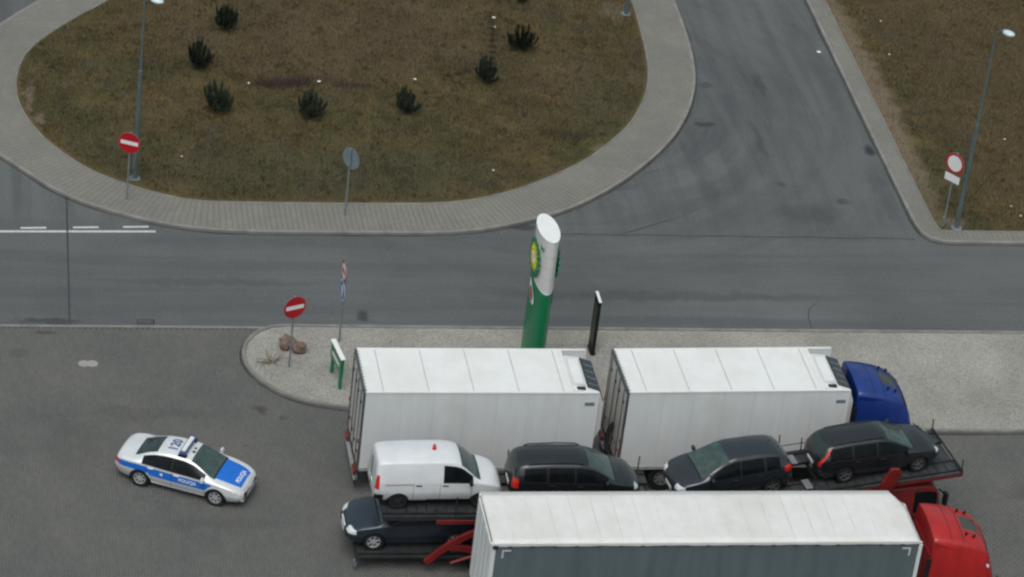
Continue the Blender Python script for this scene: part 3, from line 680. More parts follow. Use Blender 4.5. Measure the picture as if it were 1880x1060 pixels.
def make_car(name, spec, loc, rotz, pitch=0, group=None, label='', cat='car'):
    root = empty(name, loc, (0, pitch, rotz), label=label, cat=cat, group=group)
    S = Shell(spec['L'], spec['top'], spec['belt'], spec['hw'], spec['rw'], spec['low'], spec.get('drop', .05), bulge=spec.get('bulge', .02), extra=spec.get('gaps', ()))
    ax = spec['axles']; r = spec['r']; Ra = r*1.13; arches = [(x, r) for x in ax]
    wt, wc, rt_, rb = spec['ws_top'], spec['cowl'], spec['rw_top'], spec['rw_base']
    gl = spec['glass']; pil = spec['pillars']; gaps = spec.get('gaps', ()); doors = spec['doors']; rear_hi = spec.get('rear_z', None)
    extra_cls = spec.get('cls', None)
    def classify(x, y, z, seg, t, sd_):
        ay = abs(y); key = 'L' if sd_ > 0 else 'R'
        if seg == 0 and z > .36:
            for g in gaps:
                if abs(x-g) < .007: return 'door_gap|%s%.2f' % (key, g)
        if extra_cls:
            q_ = extra_cls(x, ay, z, seg, t, key)
            if q_: return q_
        hl = spec['headlight']
        if x > hl[0]+hl[4]*(spec['hwmax']-ay) and hl[1] < z < hl[2] and ay > hl[3]: return 'headlight|'+key
        tl = spec['taillight']
        if x < tl[0] and tl[1] < z < tl[2] and ay > tl[3]: return 'tail_light|'+key
        if spec.get('grille') and x > spec['L']/2-.12 and spec['grille'][0] < z < spec['grille'][1] and ay < spec['grille'][2]: return 'grille|'+key
        if seg == 2:
            if wt < x < wc and ay < float(S.rw(x))*(.955): return 'windscreen'
            if rear_hi is None:
                if rb < x < rt_ and ay < float(S.rw(x))*.93: return 'rear_window'
            elif x < rt_ and rear_hi[0] < z < rear_hi[1] and ay < float(S.rw(x))*.9: return 'rear_window'
            if wc <= x < wc+.05: return 'cowl'
            if x > wc+.05: return 'bonnet'
        if seg == 1 and gl[0] < x < gl[1] and .10 < t < .88 and (float(S.top(x))-float(S.belt(x))) > .14:
            if not any(abs(x-p-.0) < .035 for p in pil):
                k = sum(x > p for p in pil); return 'side_window|%s%d' % (key, k)
            return 'pillar_trim|%s%d' % (key, sum(x > p+.04 for p in pil))
        if seg == 1 and t <= .10 and gl[0] < x < gl[1]: return 'window_trim|'+key
        if seg < 2 and (seg == 0 or t < .9) and z > .36*spec.get('sillk', 1):
            for k, (d0, d1) in enumerate(doors):
                if d0 < x < d1 and seg == 0: return 'door|%s%d' % (key, k)
        if seg == 0 and z < spec.get('sill', .0): return 'sill|'+key
        return 'body'
    parts = S.split(classify, arches, Ra)
    mats = dict(body=spec['paint'], headlight='lens_clear', tail_light='lens_red', windscreen='windscreen_glass', rear_window='glass', side_window='side_glass', pillar_trim='black_plastic', window_trim='black_plastic', door_gap='black_plastic', cowl='black_plastic', grille='black_plastic', sill='black_plastic', bonnet=spec['paint'], door=spec['paint'])
    mats.update(spec.get('mats', {}))
    made = add_shell(root, parts, mats)
    liners(root, S, arches, Ra, (ax[0]-.55, ax[1]+.45, spec['hwmax']*.80), .2)
    wp = wheel_proto(r, spec.get('ww', .21), spec.get('spokes', 5), spec.get('rim', 'alloy'))
    yw = spec['hwmax']-.125
    place_wheels(root, wp, [(ax[0], -yw, r), (ax[1], -yw, r), (ax[0], yw, r), (ax[1], yw, r)])
    mirrors(root, S, wc-.28, float(S.belt(wc-.28))+.03, spec.get('mirror', spec['paint']))
    for d0, d1 in doors:
        for sd_ in (1, -1): handle(root, S, d0+.16, float(S.belt(d0+.16))-.09, sd_, spec.get('handle', spec['paint']))
    pz = spec.get('plate_z', .42)
    MB().box((spec['L']/2+.004, 0, pz), (.02, .5, .11)).build('number_plate', 'plate_white', root)
    MB().box((-spec['L']/2-.004, 0, spec.get('rplate_z', .6)), (.02, .5, .11)).build('number_plate', 'plate_white', root)
    return root, S
lowline = lambda L: [(-L/2, .42), (-L/2+.25, .27), (-L/2+.9, .22), (0, .2), (L/2-.9, .21), (L/2-.25, .24), (L/2, .34)]

# ---- police saloon
POL = dict(L=4.66, hwmax=.915, paint='silver_paint', r=.325, axles=(-1.32, 1.38), spokes=7,
    top=[(-2.33, .60), (-2.28, .86), (-2.18, .98), (-1.95, 1.02), (-1.62, 1.055), (-1.2, 1.24), (-.75, 1.38), (-.3, 1.425), (.1, 1.42), (.42, 1.36), (.8, 1.19), (1.2, 1.0), (1.32, .965), (1.8, .875), (2.12, .76), (2.27, .64), (2.33, .52)],
    belt=[(-2.33, .58), (-2.24, .80), (-2.0, .93), (-1.5, .955), (-.5, .925), (.6, .895), (1.2, .87), (1.8, .77), (2.15, .65), (2.33, .49)],
    hw=[(-2.33, .58), (-2.26, .70), (-2.1, .80), (-1.7, .885), (0, .915), (1.3, .91), (1.8, .885), (2.1, .82), (2.24, .74), (2.31, .62), (2.33, .54)],
    rw=[(-2.33, .45), (-2.1, .60), (-1.62, .62), (-1.0, .56), (0, .565), (.42, .575), (1.2, .70), (1.8, .66), (2.2, .52), (2.33, .38)], low=lowline(4.66),
    ws_top=.36, cowl=1.22, rw_top=-.86, rw_base=-1.62, glass=(-1.28, .98), pillars=(-.22,), gaps=(-1.12, -.2, .98), doors=((-1.11, -.21), (-.19, .97)),
    headlight=(2.02, .56, .70, .47, .0), taillight=(-2.08, .70, .86, .45), grille=(.34, .56, .60), hwmax_=.915, handle='silver_paint',
    mats=dict(bonnet='police_blue', livery_stripe='police_blue', windscreen='windscreen_glass'))
def pol_cls(x, ay, z, seg, t, key):
    if seg == 2 and 1.22 <= x < 1.27: return 'cowl'
    if seg == 2 and x > 1.26: return 'bonnet' if (x < 2.16 and t > .14) else 'body'
    if seg == 0 and -2.12 < x < 1.22:
        lo = .50 if x > -1.0 else .62
        if lo < t < .90 and not (x > 1.0 and t < lo+(x-1.0)*1.5): return 'livery_stripe|'+key
    return None
POL['cls'] = pol_cls
pol, PS = make_car('police_car', POL, (0, 0, 0), 0, label='silver police saloon with blue bonnet, blue side stripe and roof light bar', cat='police car')
def on_top(me, S, x, y, ang, lift=.006):
    c, s_ = math.cos(ang), math.sin(ang)
    for v in me.vertices:
        a, b = v.co.x, v.co.y; X = x+a*c-b*s_; Y = y+a*s_+b*c; v.co = (X, Y, S.top_z(X, Y)+lift)
def on_side(me, S, x, z, side, lift=.008):
    for v in me.vertices:
        X = x-side*v.co.x; Z = z+v.co.y; v.co = (X, side*(S.side_y(X, Z)+lift), Z)
# lettering reads from the front of the car: letters' tops towards the windscreen
t = text_mesh('POLICJA', .20); on_top(t, PS, 1.98, 0, R(90)); link('lettering', t, 'sign_white', pol)
t = text_mesh('120', .46); on_top(t, PS, -.40, 0, R(90), .012); link('roof_number', t, 'police_navy', pol)
for sd_ in (1, -1):
    t = text_mesh('POLICJA', .17); on_side(t, PS, .38, .70, sd_); link('lettering', t, 'sign_white', pol)
    m = MB(); n8 = []
    for k in range(16): a = k*math.pi/8; rr = .075 if k % 2 == 0 else .04; n8.append((rr*math.cos(a)-.55, .73+rr*math.sin(a)))
    V = [(x, sd_*(PS.side_y(x, z)+.008), z) for x, z in n8]; m.add(V, [tuple(range(16))]).build('star_badge', 'sign_white', pol)
lb = MB(); lb.box((.02, 0, PS.top_z(.02, 0)+.10), (.24, 1.12, .09)); lb.build('light_bar', 'police_navy', pol, bevel=.03)
MB().box((.02, .0, PS.top_z(.02, 0)+.155), (.15, .90, .06)).build('light_bar_cover', 'plate_white', pol, bevel=.02)
for sd_ in (1, -1):
    MB().box((.02, sd_*.50, PS.top_z(.02, .5)+.035), (.3, .14, .075)).build('light_bar_foot', 'black_plastic', pol, bevel=.02)
m = MB(); m.box((.27, .10, PS.top_z(.27, .1)+.015), (.09, .07, .03)); m.build('roof_vent', 'black_plastic', pol, bevel=.01)
m = MB(); m.box((.29, -.12, PS.top_z(.29, .1)+.02), (.10, .08, .04)); m.build('roof_vent', 'black_plastic', pol, bevel=.01)
MB().cyl((-.98, 0, PS.top_z(-.98, 0)), (-1.12, 0, PS.top_z(-.98, 0)+.22), .008, .004, 6).build('aerial', 'black_plastic', pol)
MB().box((2.325, 0, .43), (.03, .98, .22)).build('lower_grille', 'black_plastic', pol, bevel=.01)
for k in range(4): MB().box((2.345, 0, .36+k*.045), (.02, .80, .010)).build('grille_slat', 'alloy', pol)
MB().prism([(-.14, .62), (.14, .62), (0, .34)], 2.335, 2.365, 'X').build('grille_shield', 'alloy', pol)
MB().box((2.25, 0, .31), (.14, 1.36, .05)).build('front_lip', 'alloy', pol, bevel=.02)
for sd_ in (1, -1): MB().box((.03, sd_*(PS.side_y(.03, .26)-.01), .27), (1.9, .05, .05)).build('sill_strip', 'silver_paint', pol, bevel=.012)
pol.location = (-5.52, .64, 0); pol.rotation_euler = (0, 0, R(-24.7)); pol.scale = (.965,)*3

# ---- white panel van
VAN = dict(L=4.36, hwmax=.89, paint='white_paint', r=.31, axles=(-1.36, 1.42), spokes=8, rim='dark_steel', ww=.2, drop=.09, bulge=.015,
    top=[(-2.18, .60), (-2.165, 1.1), (-2.13, 1.55), (-2.06, 1.73), (-1.9, 1.79), (-.8, 1.83), (.1, 1.825), (.5, 1.77), (.72, 1.68), (1.0, 1.45), (1.3, 1.19), (1.42, 1.13), (1.8, 1.04), (2.0, .94), (2.12, .78), (2.18, .58)],
    belt=[(-2.18, .56), (-2.12, 1.0), (-1.8, 1.05), (.3, 1.03), (1.2, 1.0), (1.42, .98), (1.8, .88), (2.05, .74), (2.18, .54)],
    hw=[(-2.18, .78), (-2.12, .84), (-1.9, .88), (0, .89), (1.4, .88), (1.8, .83), (2.05, .72), (2.18, .54)],
    rw=[(-2.18, .60), (-2.06, .62), (-1.6, .66), (.3, .67), (.72, .66), (1.3, .72), (1.8, .65), (2.18, .40)], low=[(-2.18, .40), (-1.9, .3), (-1, .24), (1, .24), (1.9, .27), (2.18, .36)],
    ws_top=.70, cowl=1.33, rw_top=-2.05, rw_base=-2.18, rear_z=(1.2, 1.6), glass=(.12, 1.12), pillars=(), gaps=(-.88, .02, 1.08), doors=((-.87, .01), (.03, 1.07)),
    headlight=(1.88, .72, .90, .42, .0), taillight=(-2.04, .80, 1.30, .72), grille=(.44, .66, .4), mirror='black_plastic', handle='black_plastic', rplate_z=.7, sill=.34,
    mats=dict(rear_window='white_paint', rear_bumper='black_plastic'))
VAN['cls'] = lambda x, ay, z, seg, t, key: 'rear_bumper|'+key if (x < -1.88 and seg == 0 and z < .60) else ('door_rail|'+key if (seg == 1 and False) else None)
van, VS = make_car('panel_van', VAN, (0, 0, 0), 0, label='white panel van with a red roof beacon on the transporter deck', cat='van', group='vehicles loaded on the car transporter')
MB().box((-2.19, 0, 1.05), (.02, .02, 1.1)).build('rear_door_gap', 'black_plastic', van)
for sd_ in (1, -1): MB().box((-1.35, sd_*(VS.side_y(-1.35, 1.0)+.006), 1.0), (.95, .02, .035)).build('sliding_rail', 'seal_grey', van)
m = MB(); m.lathe([(0.0, .13), (.05, .12), (.06, .0), (.075, -.02), (.075, -.05), (0, -.05)], n=16)
m.v = [(x-.15, z, VS.top_z(-.15, 0)+.05+y) for x, y, z in m.v]; m.build('roof_beacon', 'lens_red', van, smooth=True)

# ---- black people carrier
MPV = dict(L=4.50, hwmax=.92, paint='black_paint', r=.33, axles=(-1.35, 1.40), spokes=5, drop=.10, bulge=.03,
    top=[(-2.25, .62), (-2.23, 1.0), (-2.14, 1.38), (-1.98, 1.56), (-1.7, 1.63), (-.8, 1.68), (0, 1.675), (.4, 1.61), (.8, 1.43), (1.25, 1.15), (1.38, 1.09), (1.8, .98), (2.08, .84), (2.2, .70), (2.25, .55)],
    belt=[(-2.25, .58), (-2.17, .95), (-1.8, 1.02), (0, .98), (1.2, .93), (1.8, .82), (2.1, .68), (2.25, .5)],
    hw=[(-2.25, .68), (-2.15, .80), (-1.8, .89), (0, .92), (1.4, .905), (1.8, .85), (2.08, .72), (2.25, .5)],
    rw=[(-2.25, .5), (-2.05, .58), (-1.6, .62), (0, .63), (.45, .63), (1.25, .74), (1.8, .68), (2.25, .36)], low=lowline(4.5),
    ws_top=.36, cowl=1.28, rw_top=-1.98, rw_base=-2.25, rear_z=(1.08, 1.5), glass=(-1.85, 1.05), pillars=(-1.05, -.1), gaps=(-1.05, -.08, 1.02), doors=((-1.04, -.09), (-.07, 1.01)),
    headlight=(1.98, .66, .82, .50, .0), taillight=(-2.02, .78, 1.12, .58), grille=(.4, .62, .45), handle='black_paint')
mpv, S_ = make_car('people_carrier', MPV, (0, 0, 0), 0, label='black people carrier with roof rails between the van and the hatchback', cat='car', group='vehicles loaded on the car transporter')
for sd_ in (1, -1):
    pts = [(x, sd_*.60, S_.top_z(x, .60)+h) for x, h in ((-1.7, .0), (-1.55, .05), (-.6, .06), (.05, .05), (.2, .0))]
    MB().tube(pts, .022, 8).build('roof_rail', 'black_plastic', mpv, smooth=True)

# ---- dark grey hatchback
HAT = dict(L=4.02, hwmax=.885, paint='dark_grey_paint', rim='dim_alloy', r=.315, axles=(-1.28, 1.30), spokes=5, drop=.07, bulge=.03,
    top=[(-2.01, .62), (-1.985, .9), (-1.88, 1.14), (-1.62, 1.38), (-1.4, 1.46), (-.7, 1.52), (-.1, 1.52), (.25, 1.46), (.65, 1.28), (1.12, 1.03), (1.24, .99), (1.65, .90), (1.92, .77), (1.98, .64), (2.01, .52)],
    belt=[(-2.01, .58), (-1.94, .88), (-1.6, .97), (-.4, .92), (.6, .89), (1.12, .87), (1.65, .77), (1.95, .64), (2.01, .49)],
    hw=[(-2.01, .62), (-1.92, .75), (-1.7, .85), (0, .885), (1.2, .88), (1.65, .83), (1.92, .71), (2.01, .5)],
    rw=[(-2.01, .48), (-1.9, .58), (-1.45, .57), (0, .58), (.25, .59), (1.12, .70), (1.65, .65), (2.01, .36)], low=lowline(4.02),
    ws_top=.22, cowl=1.15, rw_top=-1.5, rw_base=-1.98, rear_z=(1.0, 1.40), glass=(-1.5, .92), pillars=(-.98, -.15), gaps=(-.98, -.13, .90), doors=((-.97, -.14), (-.12, .89)),
    headlight=(1.72, .60, .76, .46, .0), taillight=(-1.66, .86, 1.06, .60), grille=(.4, .58, .42), handle='dark_grey_paint')
hat, S_ = make_car('hatchback', HAT, (0, 0, 0), 0, label='dark grey hatchback facing left, nose down on the transporter deck', cat='car', group='vehicles loaded on the car transporter')
MB().cyl((-1.30, 0, S_.top_z(-1.3, 0)), (-1.42, 0, S_.top_z(-1.3, 0)+.2), .008, .004, 6).build('aerial', 'black_plastic', hat)

# ---- black estate
EST = dict(L=4.72, hwmax=.915, paint='black_paint', rim='dim_alloy', r=.325, axles=(-1.36, 1.40), spokes=5, drop=.07, bulge=.03,
    top=[(-2.36, .60), (-2.34, .9), (-2.22, 1.15), (-1.98, 1.40), (-1.8, 1.46), (-.8, 1.51), (-.1, 1.51), (.3, 1.44), (.7, 1.26), (1.2, 1.02), (1.33, .98), (1.8, .90), (2.12, .78), (2.28, .66), (2.36, .52)],
    belt=[(-2.36, .56), (-2.26, .86), (-1.9, .94), (-.5, .91), (.6, .88), (1.2, .86), (1.8, .77), (2.15, .65), (2.36, .48)],
    hw=[(-2.36, .62), (-2.26, .76), (-1.9, .87), (0, .915), (1.3, .91), (1.8, .86), (2.12, .74), (2.36, .5)],
    rw=[(-2.36, .48), (-2.1, .58), (-1.7, .58), (0, .59), (.3, .60), (1.2, .71), (1.8, .67), (2.36, .36)], low=lowline(4.72),
    ws_top=.26, cowl=1.22, rw_top=-1.88, rw_base=-2.30, rear_z=(.98, 1.38), glass=(-1.95, 1.0), pillars=(-1.10, -.18), gaps=(-1.10, -.16, .96), doors=((-1.09, -.17), (-.15, .95)),
    headlight=(2.10, .60, .74, .48, .0), taillight=(-2.02, .74, 1.36, .60), grille=(.4, .58, .42), handle='black_paint')
def est_cls(x, ay, z, seg, t, key):
    lim = -1.80-.46*max(0, min(1, (1.40-z)/.55))
    if .72 < z < 1.36 and x < lim-.0 and ay > .60 and x > lim-.075: return 'tail_light|'+key
    return None
EST['cls'] = est_cls; EST['taillight'] = (-9, 0, 0, 0)
est, S_ = make_car('estate_car', EST, (0, 0, 0), 0, label='black estate car with tall red tail lights above the transporter cab', cat='car', group='vehicles loaded on the car transporter')
for sd_ in (1, -1):
    pts = [(x, sd_*.555, S_.top_z(x, .555)+h) for x, h in ((-1.75, .0), (-1.65, .035), (-.6, .04), (.0, .035), (.1, .0))]
    MB().tube(pts, .016, 8).build('roof_rail', 'black_plastic', est, smooth=True)

# ---- blue-grey saloon on the lower deck
SED = dict(POL); SED.update(paint='blue_grey_paint', mats=dict(windscreen='windscreen_glass', livery_stripe='blue_grey_paint'), cls=None, handle='blue_grey_paint', spokes=6, L=4.46)
k_ = 4.46/4.66
for q_ in ('top', 'belt', 'hw', 'rw'): SED[q_] = [(x*k_, v*(1.03 if q_ in ('top', 'belt') else .98)) for x, v in POL[q_]]
SED.update(low=lowline(4.46), hwmax=.9, axles=(-1.28, 1.34), ws_top=.34, cowl=1.16, rw_top=-.82, rw_base=-1.55, glass=(-1.25, .93), pillars=(-.2,), gaps=(-1.07, -.19, .94), doors=((-1.06, -.2), (-.18, .93)), headlight=(1.92, .59, .74, .46, .0), taillight=(-2.0, .72, .9, .45))
sed, S_ = make_car('saloon_car', SED, (0, 0, 0), 0, label='blue-grey saloon facing left on the transporter lower deck below the van', cat='car', group='vehicles loaded on the car transporter')
MB().box((2.215, 0, .60), (.05, .62, .05)).build('chrome_strip', 'lens_clear', sed, bevel=.015)

# ---- place the load (transporter decks are built to meet these wheels)
van.scale = (.95,)*3; mpv.scale = (.945,)*3; est.scale = (.93,)*3
TRK_YAW, TRK_PITCH = R(8.4), R(-4.0)
DECK_Z = 2.17
CAR_Y = -3.06
van.location = (2.02, CAR_Y+.02, DECK_Z); van.rotation_euler = (0, 0, R(1))
mpv.location = (6.48, CAR_Y+.06, DECK_Z); mpv.rotation_euler = (0, 0, R(0))
sed.location = (1.42, CAR_Y-.0, .60); sed.rotation_euler = (0, 0, R(181))
def trk(x, y=0, z=0):
    """point on the transporter lorry: x along it from the pivot at the back of its deck"""
    m = Matrix.Translation((9.75, -3.05, DECK_Z)) @ Matrix.Rotation(TRK_YAW, 4, 'Z') @ Matrix.Rotation(TRK_PITCH, 4, 'Y')
    return m @ Vector((x, y, z))
hat.location = trk(1.92, -.02, .0); hat.rotation_euler = (0, -TRK_PITCH, TRK_YAW+math.pi)
est.location = trk(7.0, .0, .0); est.rotation_euler = (0, TRK_PITCH, TRK_YAW)

# ---- car transporter: trailer
TRY0, TRY1 = -1.25, 1.25
tr = empty('car_transporter_trailer', (0, -3.05, 0), label='two-deck car transporter trailer with curved red arms carrying the white van', cat='trailer')
def deck(root, x0, x1, z, edge='dark_steel', slats=True, bz=.16):
    for sd_ in (1, -1):
        yc = sd_*.80
        MB().span((x0, yc-.27, z-.05), (x1, yc+.27, z-.012)).build('wheel_track', 'deck_steel', root, bevel=.006)
        for s2 in (1, -1): MB().span((x0, yc+s2*.27-.02, z-.05), (x1, yc+s2*.27+.02, z+.05)).build('track_lip', 'dark_steel', root)
        MB().span((x0, sd_*1.20-.05, z-bz), (x1, sd_*1.20+.05, z+.02)).build('deck_beam', edge, root, bevel=.01)
    nx = int((x1-x0)/1.2)
    for i in range(nx+1):
        x = x0+.05+(x1-x0-.1)*i/nx; MB().span((x-.05, -1.15, z-.14), (x+.05, 1.15, z-.055)).build('cross_beam', 'dark_steel', root)
    k = int((x1-x0)/.32)
    if slats:
        m = MB()
        for sd_ in (1, -1):
            for i in range(k): x = x0+.16+i*.32; m.span((x-.025, sd_*.80-.24, z-.0125), (x+.025, sd_*.80+.24, z+.004))
        m.build('tread_bar', 'dark_steel', root, kind='stuff')
deck(tr, .25, 9.1, DECK_Z); deck(tr, -.40, 8.6, .60, slats=False, bz=.07)
MB().span((4.0, -1.262, DECK_Z-.33), (9.0, -1.162, DECK_Z-.12)).build('side_beam', 'carrier_red', tr, bevel=.02)
MB().span((1.95, -1.27, DECK_Z-.29), (4.0, -1.165, DECK_Z-.125)).build('side_beam', 'carrier_red', tr, bevel=.02)
MB().span((1.95, 1.165, DECK_Z-.29), (9.0, 1.265, DECK_Z-.125)).build('side_beam', 'carrier_red', tr, bevel=.02)
def arc_arm(root, pts, wd, y0, y1, name='curved_arm'):
    P = catmull(pts, 8, False); N_ = normals(P, False); poly = [tuple(p+n_*wd) for p, n_ in zip(P, N_)]+[tuple(p-n_*wd) for p, n_ in list(zip(P, N_))[::-1]]
    m = MB(); n_ = len(P); V = [(x, y0, z) for x, z in poly]+[(x, y1, z) for x, z in poly]; k = len(poly)
    F = [(i, (i+1) % k, k+(i+1) % k, k+i) for i in range(k)]
    for i in range(n_-1): F += [(i, i+1, k-2-i, k-1-i), (k+i, k+k-1-i, k+k-2-i, k+i+1)]
    return m.add(V, F).build(name, 'carrier_red', root, bevel=.012)
for y0, y1 in ((-1.36, -1.24), (1.24, 1.36)):
    arc_arm(tr, np.array([(1.75, .42), (2.1, .78), (2.55, 1.18), (3.1, 1.52), (3.7, 1.70), (4.5, 1.78)]), .11, y0, y1)
    arc_arm(tr, np.array([(2.3, 1.05), (2.8, 1.0), (3.3, .85), (3.65, .55), (3.8, .3)]), .11, y0+.005, y1-.005)
    arc_arm(tr, np.array([(7.2, .45), (7.5, 1.0), (7.9, 1.6), (8.4, 1.95)]), .12, y0, y1, 'lifting_arm')
MB().cyl((2.55, -1.32, .40), (3.35, -1.32, .72), .055).build('hydraulic_ram', 'carrier_red', tr, smooth=True)
MB().cyl((3.3, -1.32, .70), (3.5, -1.32, .78), .03).build('ram_rod', 'alloy', tr, smooth=True)
MB().span((-.47, -1.22, .40), (-.40, 1.22, .54)).build('rear_bumper', 'dark_steel', tr, bevel=.01)
for y in (-1.1, 1.1): MB().span((-.52, y-.06, .16), (-.42, y+.06, .40)).build('ramp_foot', 'steel_grey', tr, bevel=.01)
MB().span((.3, -.5, .35), (9.3, .5, .55)).build('chassis', 'dark_steel', tr)
wp = wheel_proto(.40, .26, 8, 'dark_steel', .6)
place_wheels(tr, wp, [(3.5, -1.1, .40), (4.5, -1.1, .40), (3.5, 1.1, .40), (4.5, 1.1, .40)])
MB().span((2.0, -1.22, .55), (2.5, -1.0, .85)).build('tool_box', 'black_plastic', tr, bevel=.02)
for x, y, h in ((2.55, -1.23, .75), (4.55, 1.23, .85), (.4, 1.23, .5), (6.9, 1.23, .5), (8.9, 1.23, .6)):
    MB().cyl((x, y, DECK_Z-.1), (x, y, DECK_Z+h), .022, n=8).build('safety_post', 'dark_steel', tr)

# ---- car transporter: lorry
tl = empty('car_transporter_lorry', (9.75, -3.05, 0), (0, 0, TRK_YAW), label='red car transporter lorry whose raised deck carries the hatchback and estate', cat='lorry')
LB = Matrix.Translation((0, 0, DECK_Z)) @ Matrix.Rotation(TRK_PITCH, 4, 'Y')
def ontilt(o):
    o.matrix_local = LB; return o
def dk(a, b, name, material, bevel=.008, kind=None): return ontilt(MB().span(a, b).build(name, material, tl, bevel=bevel, kind=kind))
DL = 9.75
for sd_ in (1, -1):
    yc = sd_*.80; dk((.2, yc-.27, -.05), (DL, yc+.27, -.012), 'wheel_track', 'deck_steel')
    for s2 in (1, -1): dk((.2, yc+s2*.27-.02, -.05), (DL, yc+s2*.27+.02, .045), 'track_lip', 'dark_steel', 0)
    dk((.2, sd_*1.2-.05, -.16), (6.2, sd_*1.2+.05, .02), 'deck_beam', 'dark_steel')
    dk((6.2, sd_*1.2-.06, -.13), (DL, sd_*1.2+.06, -.005), 'deck_beam', 'carrier_red'); dk((6.2, sd_*1.2-.062, -.004), (DL, sd_*1.2+.062, .022), 'deck_edge', 'deck_steel', 0)
for i in range(9): x = .3+(DL-.4)*i/8; dk((x-.05, -1.15, -.14), (x+.05, 1.15, -.055), 'cross_beam', 'dark_steel', 0)
m = MB()
for sd_ in (1, -1):
    for i in range(29): x = .36+i*.32; m.span((x-.025, sd_*.80-.24, -.0125), (x+.025, sd_*.80+.24, .004))
ontilt(m.build('tread_bar', 'dark_steel', tl, kind='stuff'))
dk((4.35, -.95, .06), (4.6, -.45, .10), 'wheel_stop', 'steel_grey'); dk((4.4, .45, .06), (4.6, .95, .10), 'wheel_stop', 'steel_grey')
dk((6.6, -.5, -.045), (DL-.1, .5, -.03), 'deck_plate', 'deck_steel', 0)
ontilt(MB().cyl((DL-.02, -1.22, .06), (DL-.02, 1.22, .06), .035, n=10).build('front_bar', 'dark_steel', tl, smooth=True))
for x, y, h in ((4.2, 1.23, .75), (5.0, 1.23, .5), (DL-.05, 1.23, .45), (DL-.05, -1.23, .55), (4.5, -1.23, .5), (2.4, 1.23, .5)):
    ontilt(MB().cyl((x, y, -.05), (x, y, h), .022, n=8).build('safety_post', 'dark_steel', tl))
ontilt(MB().cyl((.2, 1.2, .32), (6.5, 1.2, .32), .015, n=6).build('safety_cable', 'dark_steel', tl))
# low cab under the deck
CAB = Shell(2.1, top=[(-1.05, 2.0), (-1.02, 2.25), (-.9, 2.34), (.2, 2.36), (.55, 2.3), (.8, 2.0), (.95, 1.4), (1.02, .9), (1.05, .55)], belt=[(-1.05, 1.5), (.6, 1.5), (.85, 1.35), (1.0, .8), (1.05, .5)],
    hw=[(-1.05, 1.16), (-.95, 1.2), (.6, 1.2), (.9, 1.12), (1.05, .95)], rw=[(-1.05, 1.0), (-.9, 1.05), (.5, 1.05), (1.05, .85)], low=[(-1.05, .75), (-.6, .5), (1.05, .4)], drop=.08, bulge=.02, step=.05)
def cabcls(x, y, z, seg, t, sd_):
    if seg == 2 and x > .56 and 1.35 < z < 2.22: return 'windscreen'
    if (seg == 1 and t < .82 or seg == 0 and z > 1.36) and -.12 < x < .72: return 'side_window|%d' % sd_
    if -.2 < x < .7 and seg == 0 and z > .8: return 'door|%d' % sd_
    return 'body'
for k, (V, F) in CAB.split(cabcls).items():
    nm = k.split('|')[0]; me = bpy.data.meshes.new(nm); me.from_pydata([(x+8.35, y, z) for x, y, z in V], [], F); me.update(); me.polygons.foreach_set('use_smooth', [len(f) == 4 for f in F])
    link('cab' if nm == 'body' else nm, me, {'body': 'carrier_red', 'door': 'carrier_red', 'windscreen': 'windscreen_glass', 'side_window': 'side_glass'}[nm], tl)
for sd_ in (1, -1):
    MB().box((9.20, sd_*1.36, 1.95), (.12, .22, .5)).build('wing_mirror', 'black_plastic', tl, bevel=.03); MB().cyl((9.1, sd_*1.0, 2.1), (9.2, sd_*1.3, 2.1), .03, n=8).build('mirror_arm', 'black_plastic', tl)
    arm = [(6.6, .6), (7.05, .6), (7.12, 2.3), (7.42, 3.1), (7.34, 3.34), (7.02, 3.36), (6.78, 2.8)] if sd_ < 0 else [(6.55, .55), (7.05, .55), (7.25, 2.45), (6.95, 2.75), (6.62, 2.5)]
    MB().prism(arm, sd_*1.265, sd_*1.39, 'Y').build('lifting_arm', 'carrier_red', tl, bevel=.03)
MB().span((.2, -.5, .55), (8.0, .5, .85)).build('chassis', 'dark_steel', tl)
MB().span((2.0, -1.2, .5), (6.4, 1.2, .62)).build('lower_deck', 'deck_steel', tl)
MB().span((7.0, -1.15, .55), (7.28, 1.15, 2.2)).build('headboard', 'carrier_red', tl)
wp = wheel_proto(.48, .3, 8, 'dark_steel', .58)
place_wheels(tl, wp, [(8.6, -1.05, .48), (4.6, -1.05, .48), (8.6, 1.05, .48), (4.6, 1.05, .48)])

